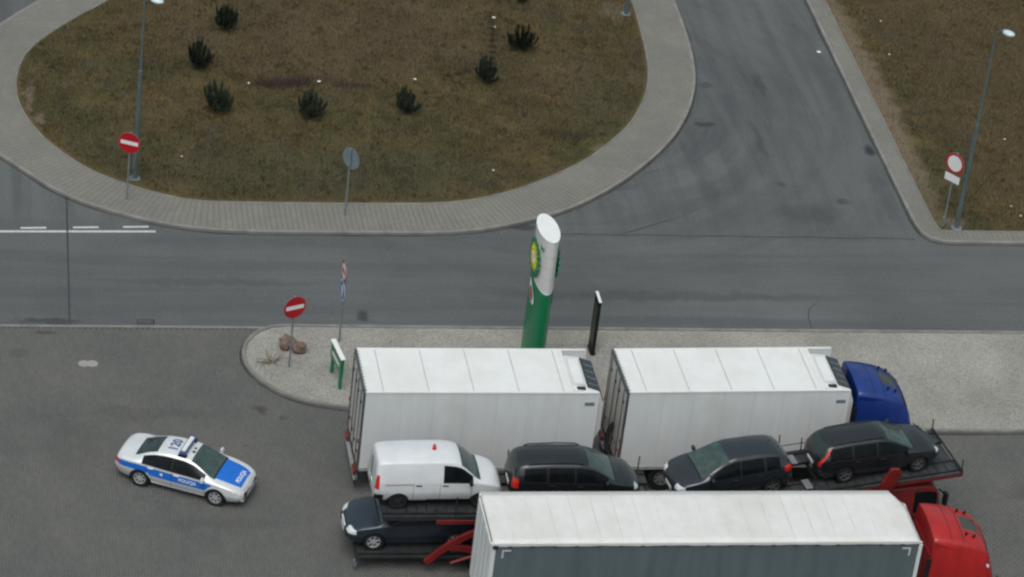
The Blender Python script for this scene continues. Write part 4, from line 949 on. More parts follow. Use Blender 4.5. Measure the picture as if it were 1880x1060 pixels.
# ---- refrigerated boxes
def reefer_box(root, L, W, zb, zt, ribs=5, recess=.85):
    """box body, rear at x=0, near (right) wall at y=0, far wall at y=W"""
    t_ = .06; y0, y1 = -W/2, W/2
    for sd_, y in ((-1, y0), (1, y1)):
        MB().prism([(.05, zb), (L, zb), (L, zt-.02), (.05, zt-.02)], y if sd_ < 0 else y-t_, y+t_ if sd_ < 0 else y, 'Y').build('side_wall', 'box_side', root)
        MB().span((.04, y-.012 if sd_ < 0 else y-.075, zt-.06), (L+.0, y+.075 if sd_ < 0 else y+.012, zt+.012)).build('roof_rail', 'box_roof', root, bevel=.01)
        MB().span((.06, y-.014 if sd_ < 0 else y-.05, zb-.08), (L, y+.05 if sd_ < 0 else y+.014, zb+.05)).build('bottom_rail', 'trim_grey', root, bevel=.006)
        for i in range(1, ribs+2):
            x = .2+(L-.4)*i/(ribs+2); MB().span((x-.005, y-.004 if sd_ < 0 else y-.001, zb+.06), (x+.005, y+.001 if sd_ < 0 else y+.004, zt-.07)).build('panel_joint', 'joint_pale', root)
        MB().span((L-.03, y-.006 if sd_ < 0 else y-.05, zb), (L+.03, y+.05 if sd_ < 0 else y+.006, zt-.03)).build('corner_post', 'box_roof', root, bevel=.008)
    xr = L-recess
    MB().span((.05, y0+.06, zt-.08), (xr, y1-.06, zt-.004)).build('roof', 'box_roof', root)
    for i in range(ribs):
        x = .62+(xr-.75)*i/(ribs-1)*.97; MB().span((x-.009, y0+.09, zt-.003), (x+.009, y1-.09, zt+.006)).build('roof_joint', 'seal_grey', root)
    MB().span((xr-.12, y0+.075, zt-.002), (xr, y1-.075, zt+.02)).build('front_cap', 'box_roof', root, bevel=.006)
    MB().span((xr-.02, y0+.06, zb), (xr+.02, y1-.06, zt-.08)).build('front_wall', 'box_side', root)
    MB().span((xr+.02, y1-.35, zt-.55), (L-.02, y1-.06, zt-.5)).build('side_deflector', 'trim_grey', root)
    # fridge unit
    e = L+.27
    u = [(xr+.02, zt-2.0), (e-.15, zt-2.0), (e, zt-1.6), (e-.02, zt-.62), (e-.16, zt-.22), (xr+.50, zt-.05), (xr+.02, zt-.01)]
    MB().prism(u, y0+.20, y1-.34, 'Y').build('fridge_unit', 'box_roof', root, bevel=.06)
    MB().prism([(xr+.53, zt-.065), (e-.17, zt-.21), (e-.04, zt-.62), (e, zt-1.3), (e+.03, zt-1.3), (e+.0, zt-.58), (e-.14, zt-.175), (xr+.55, zt-.025)], y0+.40, y1-.46, 'Y').build('fridge_grille', 'grille_gloss', root, bevel=.015)
    for k in range(4): MB().prism([(xr+.62, zt-.040), (e-.18, zt-.168), (e-.18, zt-.155), (xr+.62, zt-.027)], y0+.62+k*.38, y0+.635+k*.38, 'Y').build('grille_slat', 'trim_grey', root)
    MB().span((xr+.08, y0+.46, zt-.03), (xr+.46, y1-.5, zt+.012)).build('fridge_lid', 'lid_white', root, bevel=.012)
    MB().span((xr+.11, y0+.56, zt+.013), (xr+.43, y1-.6, zt+.02)).build('lid_panel', 'box_roof', root)
    MB().span((xr+.16, y0+.23, zt-.14), (xr+.46, y0+.38, zt+.01)).build('fridge_vent', 'dark_steel', root, bevel=.03)
    # rear frame and doors
    for sd_, y in ((-1, y0), (1, y1)):
        MB().span((-.03, y if sd_ < 0 else y-.07, zb-.05), (.05, y+.07 if sd_ < 0 else y, zt)).build('rear_post', 'frame_grey', root, bevel=.01)
    MB().span((-.03, y0+.12, zt-.14), (.05, y1-.12, zt)).build('rear_header', 'frame_grey', root, bevel=.01)
    for i in range(13): MB().span((.051, y0+.1+i*(W-.2)/12.6, zt-.003), (.10, y0+.17+i*(W-.2)/12.6, zt+.008)).build('header_rivet', 'trim_grey', root)
    MB().span((-.03, y0+.12, zb-.09), (.05, y1-.12, zb+.04)).build('rear_sill', 'dark_steel', root, bevel=.01)
    for sd_ in (-1, 1):
        a, b = (y0+.08, -.012) if sd_ < 0 else (.012, y1-.08)
        MB().span((-.02, a, zb+.05), (.03, b, zt-.15)).build('rear_door', 'door_grey', root, bevel=.01)
        for q_ in (.22, .78):
            y = a+(b-a)*q_; MB().cyl((-.055, y, zb-.02), (-.055, y, zt-.12), .017, n=8).build('lock_rod', 'frame_grey', root)
            for zz in (zb+.5, zt-.6): MB().span((-.06, y-.05, zz-.04), (-.018, y+.05, zz+.04)).build('rod_bracket', 'dark_steel', root)
            MB().span((-.08, y-.03, zb+.75), (-.05, y+.32, zb+.80)).build('lock_handle', 'steel_grey', root)
    for sd_, y in ((-1, y0+.06), (1, y1-.06)):
        MB().span((-.045, y-.035, zb+.05), (-.031, y+.035, zb+.75)).build('reflector_strip', 'lens_orange', root)
        MB().span((-.07, y-.035, zb+1.0), (-.03, y+.035, zb+1.14)).build('marker_lamp', 'lens_orange', root, bevel=.012)
def undercarriage(root, L, axles, W, rear_z):
    MB().span((.1, -.45, .65), (L, .45, .95)).build('chassis', 'dark_steel', root)
    wp = wheel_proto(.48, .32, 8, 'steel_grey', .58)
    place_wheels(root, wp, [(x, sd_*(W/2-.2), .48) for x in axles for sd_ in (-1, 1)])
    MB().span((-.08, -W/2+.1, .45), (.04, W/2-.1, .62)).build('rear_bumper', 'trim_grey', root, bevel=.015)
    for sd_ in (-1, 1):
        MB().span((-.11, sd_*(W/2-.32)-.22, .66), (-.02, sd_*(W/2-.32)+.22, .82)).build('tail_light', 'lens_dull', root, bevel=.015)
        MB().span((-.02, sd_*(W/2-.3)-.22, .2), (.0, sd_*(W/2-.3)+.22, .62)).build('mud_flap', 'rubber', root)
    MB().span((L*.35, -W/2+.05, .4), (L*.6, -W/2+.12, .85)).build('side_guard', 'dark_steel', root, bevel=.01)

t1 = empty('box_trailer', (0, 1.30, 0), (0, 0, R(.25)), label='white refrigerated drawbar trailer hitched behind the blue lorry', cat='trailer')
reefer_box(t1, 7.73, 2.6, .98, 4.0); undercarriage(t1, 7.4, (2.6, 3.95), 2.6, .5)
MB().span((7.3, -.12, .55), (8.75, .12, .75)).build('drawbar', 'dark_steel', t1, bevel=.02)
for sd_ in (-1,):
    MB().span((7.3, -1.316, 3.5), (7.62, -1.306, 3.62)).build('maker_mark', 'sign_back', t1)
t2 = empty('refrigerated_lorry', (8.69, 1.36, 0), (0, 0, R(1.5)), label='blue-cab lorry with white refrigerated box body and roof joints', cat='lorry')
reefer_box(t2, 7.58, 2.6, .98, 4.0); undercarriage(t2, 9.2, (1.6, 2.95, 8.7), 2.6, .5)
MB().span((7.15, -1.316, 3.5), (7.47, -1.306, 3.62)).build('maker_mark', 'sign_back', t2)
pts = [(-.02, -.2, 2.05), (-.22, -.35, 1.75), (-.30, -.55, 1.45), (-.26, -.8, 1.25), (-.12, -.95, 1.1)]
MB().tube(pts, .09, 8).build('supply_hose', 'rubber', t2, smooth=True)

def big_cab(root, x0, paint, zroof=3.78, hatch=True, L=2.35):
    """sleeper cab with raked roof; local rear at x0"""
    C = Shell(2.35, top=[(-1.175, 3.55), (-1.165, zroof), (-1.05, zroof+.02), (-.6, zroof-.03), (0, zroof-.17), (.35, zroof-.32), (.55, zroof-.46), (.75, 3.0), (.95, 2.3), (1.07, 1.7), (1.13, 1.2), (1.175, .6)],
        belt=[(-1.175, 2.0), (.6, 2.0), (.85, 1.85), (1.05, 1.4), (1.175, .55)],
        hw=[(-1.175, 1.18), (-1.1, 1.23), (.55, 1.23), (.85, 1.17), (1.05, 1.05), (1.175, .9)], rw=[(-1.175, .98), (-1.0, 1.0), (.3, .98), (.6, .94), (1.175, .85)], low=[(-1.175, 1.0), (-.8, .8), (-.4, .5), (1.175, .35)], drop=.16, bulge=.07, step=.05, n=(9, 12, 11))
    def cls(x, y, z, seg, t, sd_):
        if seg == 2 and x > .62 and 1.6 < z < 2.95: return 'windscreen'
        if seg == 2 and .53 < x <= .71 and z >= 2.95: return 'sun_visor'
        if seg in (0, 1) and -.05 < x < .78 and 1.72 < z < 2.45: return 'side_window|%d' % sd_
        if seg == 2 and hatch and -.14 < x < .40 and abs(y) < .40: return 'roof_hatch'
        if -.1 < x < .85 and seg == 0 and z > .9: return 'door|%d' % sd_
        if seg == 0 and z < .8: return 'skirt'
        return 'body'
    for k, (V, F) in C.split(cls).items():
        nm = k.split('|')[0]; me = bpy.data.meshes.new(nm); me.from_pydata([(x*L/2.35+x0+L/2, y, z) for x, y, z in V], [], F); me.update(); me.polygons.foreach_set('use_smooth', [len(f) == 4 for f in F])
        link('cab' if nm == 'body' else nm, me, {'body': paint, 'door': paint, 'windscreen': 'windscreen_glass', 'side_window': 'side_glass', 'roof_hatch': 'hatch_glass', 'sun_visor': 'black_plastic', 'skirt': paint}[nm], root)
    for sd_ in (1, -1):
        # roof deflector shoulder and side extender behind the cab
        MB().prism([(x0-.0, 3.30), (x0+.62, 3.40), (x0+.95, 3.46), (x0+.05, zroof-.17)], sd_*1.03-.035, sd_*1.03+.035, 'Y').build('roof_deflector', paint, root, bevel=.02)
        MB().span((x0-.16, sd_*1.16-.02, 1.2), (x0+.0, sd_*1.16+.02, 3.2)).build('side_extender', 'black_plastic', root, bevel=.015)
        MB().box((x0+L-.20, sd_*1.40, 2.25), (.14, .26, .62)).build('wing_mirror', 'black_plastic', root, bevel=.04)
        MB().cyl((x0+L-.25, sd_*1.12, 2.5), (x0+L-.2, sd_*1.38, 2.5), .025, n=8).build('mirror_arm', 'black_plastic', root)
        for dx in (1.15, 1.42): MB().cyl((x0+dx, sd_*.62, C.top_z(dx-L/2, .62)-.02), (x0+dx+.02, sd_*.62, C.top_z(dx-L/2, .62)+.09), .035, .045, 10).build('roof_lamp', 'black_plastic', root, smooth=True)
        MB().span((x0+L-.13, sd_*.75-.22, .62), (x0+L-.03, sd_*.75+.22, .84)).build('headlight', 'lens_clear', root, bevel=.02)
    for xs_ in (.62, 1.0):
        V = []
        for k in range(13):
            y = -.98+1.96*k/12; z = C.top_z(xs_*2.35/L-1.175, y)+.004; V += [(x0+xs_-.009, y, z), (x0+xs_+.009, y, z)]
        MB().add(V, [(2*k, 2*k+1, 2*k+3, 2*k+2) for k in range(12)]).build('roof_seam', 'black_plastic', root)
    for sd_ in (1, -1):
        for xs_ in (1.08, 2.05):
            V = []
            for k in range(9):
                z = .95+1.5*k/8; y = sd_*(C.side_y(xs_*2.35/L-1.175, z)+.004); V += [(x0+xs_-.008, y, z), (x0+xs_+.008, y, z)]
            MB().add(V, [(2*k, 2*k+1, 2*k+3, 2*k+2) for k in range(8)]).build('door_seam', 'black_plastic', root)
        MB().box((x0+1.22, sd_*(C.side_y(1.22*2.35/L-1.175, 1.5)+.015), 1.5), (.2, .03, .05)).build('door_handle', 'black_plastic', root, bevel=.01)
    MB().span((x0-.02, -.95, 1.1), (x0-.0, .95, 3.2)).build('rear_panel', paint, root)
    return C
M['hatch_glass'] = mat('hatch_glass', (.05, .055, .05), .25, var=.2)
big_cab(t2, 7.98, 'cab_blue')
MB().span((7.62, -.8, 1.0), (7.9, .8, 1.9)).build('air_intake', 'black_plastic', t2, bevel=.05)

# ---- curtain-side semi-trailer and red tractor
ct = empty('curtain_trailer', (2.98, -6.84, 0), (0, 0, R(.2)), label='long curtain-side semi-trailer with white tarpaulin roof and slate grey curtain', cat='trailer')
L3, W3 = 13.62, 2.66; a, b = -W3/2, W3/2
# tarpaulin roof sags slightly between the hoops
nx, ny = 96, 10; V = []; 
for i in range(nx+1):
    for j in range(ny+1):
        x = .02+(L3-.04)*i/nx; y = a+.0+W3*j/ny; e = min(j, ny-j)/ny*2
        sag = .022*math.sin(i/nx*math.pi*22)**2*min(1, e*2.5)+.012*math.sin(i*.9+j*1.7)*math.sin(i*.37)*min(1, e*3)
        zz = 4.0-sag-(.10*max(0, (x-(L3-.35))/.35)**2)
        if i in (0, nx): zz -= .012
        if x > L3-.45 and j > ny-3: x -= (x-(L3-.45))*.9*((j-ny+3)/3)**1.5
        V.append((x, y, zz))
F = [(i*(ny+1)+j, (i+1)*(ny+1)+j, (i+1)*(ny+1)+j+1, i*(ny+1)+j+1) for i in range(nx) for j in range(ny)]
o = MB().add(V, F).build('tarpaulin_roof', 'tarp_roof', ct, smooth='all'); sm = o.modifiers.new('thick', 'SOLIDIFY'); sm.thickness = .03; sm.offset = -1
for i in range(1, 20): xx = .68*i+.02; MB().span((xx-.006, a+.05, 3.99), (xx+.006, b-.05, 4.0025)).build('tarpaulin_seam', 'tarp_seam', ct)
for sd_ in (-1, 1):
    y = a if sd_ < 0 else b
    # scalloped roof valance
    xe = L3-.02 if sd_ < 0 else L3-.47; poly = [(.02, 3.99)]
    for i in range(61): poly.append((.02+(xe-.02)*i/60, 3.90-.012*abs(math.sin(i*2.3))-.008*math.sin(i*.7)))
    poly.append((xe, 3.99))
    MB().prism(poly, y-.028 if sd_ < 0 else y+.002, y-.002 if sd_ < 0 else y+.028, 'Y').build('roof_valance', 'tarp_roof', ct)
    for i in range(19): xx = .55+i*.69; MB().span((xx-.07, y-.034 if sd_ < 0 else y+.004, 3.865), (xx+.07, y-.004 if sd_ < 0 else y+.034, 3.90)).build('strap_buckle', 'dark_steel', ct)
    V = []; F = []; nx2, nz2 = 150, 8
    for i in range(nx2+1):
        for j in range(nz2+1):
            x = .12+(L3-(.24 if sd_ < 0 else .66))*i/nx2; z = .95+2.93*j/nz2; wv = .010*math.sin(i*.75)+.007*math.sin(i*.31+j*.6)
            V.append((x, y+sd_*(wv*(1-.7*(j/nz2))-.004), z))
    F = [(i*(nz2+1)+j, (i+1)*(nz2+1)+j, (i+1)*(nz2+1)+j+1, i*(nz2+1)+j+1) for i in range(nx2) for j in range(nz2)]
    MB().add(V, F).build('curtain', 'curtain', ct, smooth='all')
    for x0_, dx in ((.32, 1), (L3-.35, -1)):
        o_ = y+sd_*.022
        m = MB(); m.span((x0_, o_-.003, 3.70), (x0_+dx*.28, o_+.003, 3.755)); m.span((x0_, o_-.0035, 3.45), (x0_+dx*.055, o_+.0035, 3.702)); m.build('contour_marking', 'lid_white', ct)
    MB().box((.10, y+(-.03 if sd_ < 0 else .03), 3.86), (.16, .05, .12)).build('corner_bracket', 'dark_steel', ct, bevel=.01)
    MB().span((-.02, y-.01 if sd_ < 0 else y-.12, .85), (.12, y+.12 if sd_ < 0 else y+.01, 3.97)).build('rear_post', 'box_side', ct, bevel=.01)
    xp = L3 if sd_ < 0 else L3-.44
    MB().span((xp-.10, y-.01 if sd_ < 0 else y-.1, .95), (xp+.02, y+.1 if sd_ < 0 else y+.01, 3.86)).build('front_post', 'box_side', ct, bevel=.01)
    MB().span((.1, y-.015 if sd_ < 0 else y-.1, .82), (L3 if sd_ < 0 else L3-.45, y+.1 if sd_ < 0 else y+.015, .96)).build('side_rail', 'trim_grey', ct, bevel=.01)
MB().span((L3-.05, a+.1, .95), (L3, b-.52, 3.86)).build('bulkhead', 'box_side', ct)
MB().box((L3-.24, b-.28, 2.4), (.66, .04, 2.9), rz=-R(48)).build('corner_panel', 'box_side', ct)
for sd_ in (-1, 1):
    p0, p1 = (a+.13, -.008) if sd_ < 0 else (.008, b-.13)
    MB().span((-.03, p0, .95), (.03, p1, 3.86)).build('rear_door', 'box_side', ct, bevel=.01)
    for q_ in (.25, .75): y = p0+(p1-p0)*q_; MB().cyl((-.05, y, .9), (-.05, y, 3.88), .018, n=8).build('lock_rod', 'box_side', ct)
MB().span((.06, -.5, .7), (L3, .5, .95)).build('chassis', 'dark_steel', ct)
wp = wheel_proto(.5, .36, 8, 'steel_grey', .56); place_wheels(ct, wp, [(x, sd_*1.05, .5) for x in (2.2, 3.5, 4.8) for sd_ in (-1, 1)])
MB().span((-.06, a+.1, .45), (.04, b-.1, .62)).build('rear_bumper', 'trim_grey', ct, bevel=.015)
for sd_ in (-1, 1): MB().span((-.09, sd_*.95-.2, .66), (-.02, sd_*.95+.2, .80)).build('tail_light', 'lens_red', ct, bevel=.015)
rtc = empty('tractor_unit', (16.22, -6.82, 0), (0, 0, R(-.5)), label='red tractor unit with roof hatch pulling the curtain-side trailer', cat='lorry')
big_cab(rtc, .86, 'cab_red', 3.93, L=2.5)
MB().cyl((2.7, -1.2, 2.98), (2.7, -1.27, 2.98), .045, n=12).build('side_marker', 'lens_clear', rtc)
MB().span((-4.0, -.45, .7), (1.5, .45, .93)).build('chassis', 'dark_steel', rtc)
wp = wheel_proto(.5, .32, 8, 'steel_grey', .56); place_wheels(rtc, wp, [(2.35, -1.03, .5), (-1.3, -1.03, .5), (2.35, 1.03, .5), (-1.3, 1.03, .5)])

# ================================================================== STREET FURNITURE
def disc(name, r, material, parent, y0, y1, z=0, n=40, x=0, sx=1):
    poly = [(x+sx*r*math.cos(2*math.pi*i/n), z+r*math.sin(2*math.pi*i/n)) for i in range(n)]
    return MB().prism(poly, y0, y1, 'Y').build(name, material, parent)
def sign_root(name, x, y, theta, h, label, cat='road sign', group=None, z0=0.):
    """theta: direction of the plate's right-hand end seen from its face (-Y local)"""
    root = empty(name, (x, y, z0), (0, 0, R(theta)), label=label, cat=cat, group=group)
    MB().cyl((0, 0, -.05), (0, 0, h), .036, n=12).build('post', 'galvanised', root, smooth=True)
    MB().cyl((0, 0, h), (0, 0, h+.02), .04, n=12).build('post_cap', 'galvanised', root)
    return root
def plate(root, z, r=.45):
    disc('plate', r, 'sign_back', root, -.058, -.045, z)
    m = MB(); m.cyl((0, 0, z+r*.45), (0, 0, z+r*.55), .05, n=12); m.cyl((0, 0, z-r*.55), (0, 0, z-r*.45), .05, n=12); m.build('bracket', 'galvanised', root)
def no_entry(x, y, th, h, label, z0):
    r = sign_root('no_entry_sign', x, y, th, h+.4, label, group='red no-entry signs', z0=z0)
    plate(r, h, .43); disc('red_face', .42, 'sign_red', r, -.064, -.0585, h)
    MB().span((-.34, -.069, h-.075), (.34, -.0645, h+.075)).build('white_bar', 'sign_white', r)
no_entry(-6.44, 18.45, -24, 2.45, 'red no-entry sign on the island pavement beside the lamp post', WALK_Z)
no_entry(-1.46, 7.38, 22, 2.47, 'red no-entry sign standing in the gravel beside the boulders', .075)
r = sign_root('round_sign_back', 1.60, 17.55, 128, 2.85, 'grey back of a round road sign on the island pavement', z0=WALK_Z)
plate(r, 2.43, .43); disc('sign_face', .42, 'sign_white', r, -.064, -.0585, 2.43)
r = sign_root('prohibition_sign', 24.80, 17.42, -52, 3.2, 'round white sign with red rim and white plate on the verge corner', z0=.12)
plate(r, 2.78, .43); disc('red_rim', .42, 'sign_red', r, -.064, -.0585, 2.78); disc('white_face', .325, 'sign_white', r, -.069, -.0645, 2.78)
MB().span((-.34, -.06, 1.98), (.34, -.045, 2.28)).build('info_plate', 'sign_white', r)
r = sign_root('parking_sign', .47, 9.05, -86, 3.2, 'post with a red-rimmed sign over a blue one, seen nearly edge-on', z0=.075)
plate(r, 2.88, .40); disc('red_rim', .39, 'sign_red', r, -.064, -.0585, 2.88); disc('white_face', .29, 'sign_white', r, -.069, -.0645, 2.88)
MB().span((-.2, -.075, 2.80), (.2, -.0695, 2.96)).build('red_mark', 'sign_red', r)
plate(r, 2.10, .40); disc('white_rim', .39, 'sign_white', r, -.064, -.0585, 2.10); disc('blue_face', .35, 'sign_blue', r, -.069, -.0645, 2.10)
MB().prism([(-.06, 1.86), (.06, 1.86), (.06, 2.14), (.16, 2.14), (0, 2.34), (-.16, 2.14), (-.06, 2.14)], -.075, -.0695, 'Y').build('arrow', 'sign_white', r)

# street lamps
def lamp(x, y, rot, label, z0, h=8.75):
    root = empty('street_lamp', (x, y, z0), (0, 0, R(rot)), label=label, cat='street lamp', group='street lamps on tall teal-grey poles')
    MB().cyl((0, 0, -.05), (0, 0, .04), .22, n=8).build('base_plate', 'galvanised', root)
    MB().tube([(0, 0, 0), (0, 0, 1.4), (0, 0, 4.6)], [.095, .085, .075], 14).build('lower_pole', 'lamp_post', root, smooth=True)
    MB().tube([(0, 0, 4.6), (0, 0, 4.64), (0, 0, h-.3)], [.075, .052, .038], 12).build('upper_pole', 'lamp_post', root, smooth=True)
    MB().tube([(0, 0, h-.3), (.03, 0, h-.08), (.12, 0, h+.04), (.30, 0, h+.08)], .035, 10).build('arm', 'lamp_post', root, smooth=True)
    m = MB(); n_ = 18; V = []; F = []; rows = 7
    for j in range(rows+1):
        t = j/rows*math.pi
        for i in range(n_): a_ = 2*math.pi*i/n_; V.append((.50+.26*math.sin(t)*math.cos(a_), .18*math.sin(t)*math.sin(a_), h+.08+.10*math.cos(t)))
    for j in range(rows):
        for i in range(n_): F.append((j*n_+i, j*n_+(i+1) % n_, (j+1)*n_+(i+1) % n_, (j+1)*n_+i))
    m.add(V, F).build('lamp_head', 'lamp_lens', root, smooth='all')
    MB().box((.32, 0, h+.08), (.2, .16, .13)).build('lamp_housing', 'lamp_post', root, bevel=.03)
    MB().span((-.06, -.135, .5), (.06, -.11, .95)).build('service_door', 'lamp_post', root, bevel=.01)
    return root
lamp(-6.06, 20.0, -30, 'street lamp behind the no-entry sign on the island', zi(-6.06, 20.0), 7.55)
lamp(15.40, 34.4, 160, 'street lamp on the far right rim of the island, only its foot in view', zi(15.4, 34.4))
lamp(25.28, 17.25, -48, 'whole street lamp beside the round white sign on the right verge', zv(25.28, 17.25), 8.6)

# fuel station pylon
py = empty('fuel_station_pylon', (6.99, 7.2, .075), (0, 0, R(2)), label='tall green and white fuel station pylon with sunflower logo', cat='pylon')
PA, PB, PH = .95, .36, 5.85
def ell(z0f, z1f, name, material, k=1.0, n_=56, cap=True):
    V = []; F = []
    for i in range(n_):
        t = 2*math.pi*i/n_; x, y = PB*k*math.cos(t), PA*k*math.sin(t); V += [(x, y, z0f(x, y)), (x, y, z1f(x, y))]
    F = [(2*i, 2*((i+1) % n_), 2*((i+1) % n_)+1, 2*i+1) for i in range(n_)]
    if cap: F += [tuple(2*i+1 for i in range(n_)), tuple(2*i for i in range(n_))[::-1]]
    return MB().add(V, F).build(name, material, py, smooth=True)
cut = lambda x, y: 4.1+.36*y
ell(lambda x, y: 0, cut, 'green_body', 'brand_green')
ell(lambda x, y: cut(x, y)+.012, lambda x, y: PH-.03, 'white_head', 'pylon_white')
ell(lambda x, y: PH-.028, lambda x, y: PH, 'top_cap', 'pylon_top', 1.02)
ell(lambda x, y: cut(x, y)-.02, lambda x, y: cut(x, y)+.014, 'divider', 'pylon_top', 1.006)
for z in (4.35, 4.75, 5.2): ell(lambda x, y: z, lambda x, y: z+.014, 'panel_joint', 'trim_grey', 1.003)
def ellx(y): return PB*math.sqrt(max(0, 1-(y/PA)**2))
for sd_ in (-1, 1):
    def petal_disc(r0, r1, n_, th, name, material, lift):
        V = []; k = n_*8
        for h in (0, 1):
            for i in range(k):
                t = 2*math.pi*i/k; rr = r0+(r1-r0)*abs(math.sin(n_*t/2)); V.append((sd_*(PB*.93+lift+h*th), -.02+rr*math.cos(t), 4.72+rr*math.sin(t)*1.0))
        F = [tuple(range(k)), tuple(range(k, 2*k))]+[(i, (i+1) % k, k+(i+1) % k, k+i) for i in range(k)]
        MB().add(V, F).build(name, material, py)
    petal_disc(.60, .72, 18, .045, 'sunflower_green', 'brand_green', .0)
    petal_disc(.40, .52, 18, .012, 'sunflower_lime', 'brand_lime', .045)
    petal_disc(.30, .42, 18, .010, 'sunflower_yellow', 'brand_yellow', .057)
    petal_disc(.12, .22, 12, .008, 'sunflower_white', 'sign_white', .067)
    # leaf-shaped shop badge and price panel lines
    def wrap(poly, name, material, lift):
        V = [(sd_*(ellx(y)+lift), y, z) for y, z in poly]; MB().add(V, [tuple(range(len(poly)))]).build(name, material, py)
    leaf = [(-.18+.30*math.cos(t)*.75+.22*math.sin(t), 3.45+.42*math.sin(t)) for t in np.linspace(0, 2*math.pi, 28, endpoint=False)]
    wrap(leaf, 'shop_badge', 'sign_white', .02)
    leaf2 = [(-.20+.17*math.cos(t)*.75+.12*math.sin(t), 3.38+.24*math.sin(t)) for t in np.linspace(0, 2*math.pi, 24, endpoint=False)]
    wrap(leaf2, 'shop_badge_mark', 'sign_red', .028)
    for z in (2.55, 2.2, 1.85, 1.5, 1.15, .8): wrap([(-.62, z-.012), (.55, z-.012), (.55, z+.012), (-.62, z+.012)], 'price_line', 'brand_lime', .02)
    t = text_mesh('bp', .26)
    for v in t.vertices:
        y = sd_*v.co.x; y = y-.62; v.co = (sd_*(ellx(y)+.012), y, 5.42+v.co.y)
    link('lettering', t, 'brand_green', py)

# slim black totem and green directional frame
r = empty('black_totem', (9.42, 8.55, .075), (0, 0, R(0)), label='slim black totem with white top in the gravel right of the pylon', cat='sign')
MB().span((-.05, -.36, 0), (.05, .36, 2.22)).build('panel', 'black_plastic', r, bevel=.015)
MB().span((-.052, -.37, 2.222), (.052, .37, 2.26)).build('top_cap', 'sign_white', r, bevel=.01)
MB().span((-.056, -.28, .35), (-.0505, .28, 1.95)).build('notice_face', 'notice_olive', r)
MB().span((-.1, -.3, -.03), (.1, .3, .06)).build('foot', 'dark_steel', r)
r = empty('green_frame_sign', (.07, 6.57, .075), (0, 0, R(9)), label='low green sign on two posts with white top edge in the gravel', cat='sign')
for y in (-.52, .52): MB().span((-.05, y-.07, -.05), (.05, y+.07, 1.22)).build('post', 'brand_green', r, bevel=.012)
MB().span((-.06, -.62, .62), (.06, .62, 1.23)).build('panel', 'brand_green', r, bevel=.012)
MB().span((-.085, -.66, 1.232), (.085, .66, 1.275)).build('top_cap', 'sign_white', r, bevel=.01)
for s in (-1, 1): MB().span((s*.064-.003, -.42, .82), (s*.064+.003, .42, .96)).build('white_stripe', 'sign_white', r)

# ground details
r = empty('manhole_cover', (-8.35, 7.61, 0), label='pale double round concrete manhole cover in the block paving', cat='manhole')
for x in (-.145, .145): MB().cyl((x, 0, -.01), (x, 0, .012+.003*(x > 0)), .195, n=32).build('cover', 'cover_concrete', r)
MB().span((-.1, -.15, -.01), (.1, .15, .009)).build('collar', 'cover_concrete', r)
r = empty('drain_grate', (-6.22, 10.3, 0), label='black slotted drain grate at the edge of the road', cat='drain')
MB().span((-.3, -.16, -.01), (.3, .16, .006)).build('frame', 'iron', r)
for k in range(8): MB().span((-.26+k*.068, -.13, .0062), (-.235+k*.068, .13, .016)).build('bar', 'steel_grey', r)
def boulder(x, y, z, sx, sy, sz, seed, label):
    rg = np.random.default_rng(seed); bm = bmesh.new(); bmesh.ops.create_icosphere(bm, subdivisions=3, radius=1)
    ph = rg.uniform(0, 6.28, (5, 3)); fr = rg.uniform(1.2, 3.8, (5, 3))
    pl = [(Vector(p).normalized(), rg.uniform(.62, .86)) for p in rg.normal(size=(14, 3))]
    for v in bm.verts:
        for q_, dd in pl:
            e = v.co.dot(q_)-dd
            if e > 0: v.co -= q_*e*.92
        d = 1+sum(.035*math.sin(v.co.dot(Vector(f))*3+p[0]) for f, p in zip(fr, ph)); v.co = Vector((v.co.x*sx*d, v.co.y*sy*d, v.co.z*sz*d))
    me = bpy.data.meshes.new('boulder'); bm.to_mesh(me); bm.free(); o = link('boulder', me, 'boulder', label=label, cat='boulder', group='boulders in the gravel'); o.location = (x, y, z); o.rotation_euler = (0, 0, rg.uniform(0, 6))
boulder(-1.42, 8.62, .26, .40, .34, .36, 3, 'larger pinkish boulder just behind the no-entry sign post')
boulder(-1.02, 8.32, .22, .27, .30, .29, 5, 'smaller rounded boulder to the right of the larger boulder')
r = empty('dry_shrub', (-2.0, 7.62, .07), label='sprawling leafless dry shrub near the tip of the gravel island', cat='shrub')
rs = random.Random(4)
for k in range(16):
    a_ = rs.uniform(-.5, 3.6); p = Vector((0, 0, .02)); pts = [tuple(p)]; d = Vector((math.cos(a_), math.sin(a_)*.6, .35))
    for j in range(5): d = (d+Vector((rs.uniform(-.5, .5), rs.uniform(-.5, .5), rs.uniform(-.25, .12)))).normalized(); p = p+d*rs.uniform(.08, .16); p.z = max(.02, p.z); pts.append(tuple(p))
    MB().tube(pts, [.018, .015, .012, .009, .006, .004], 5).build('branch', 'stick', r)

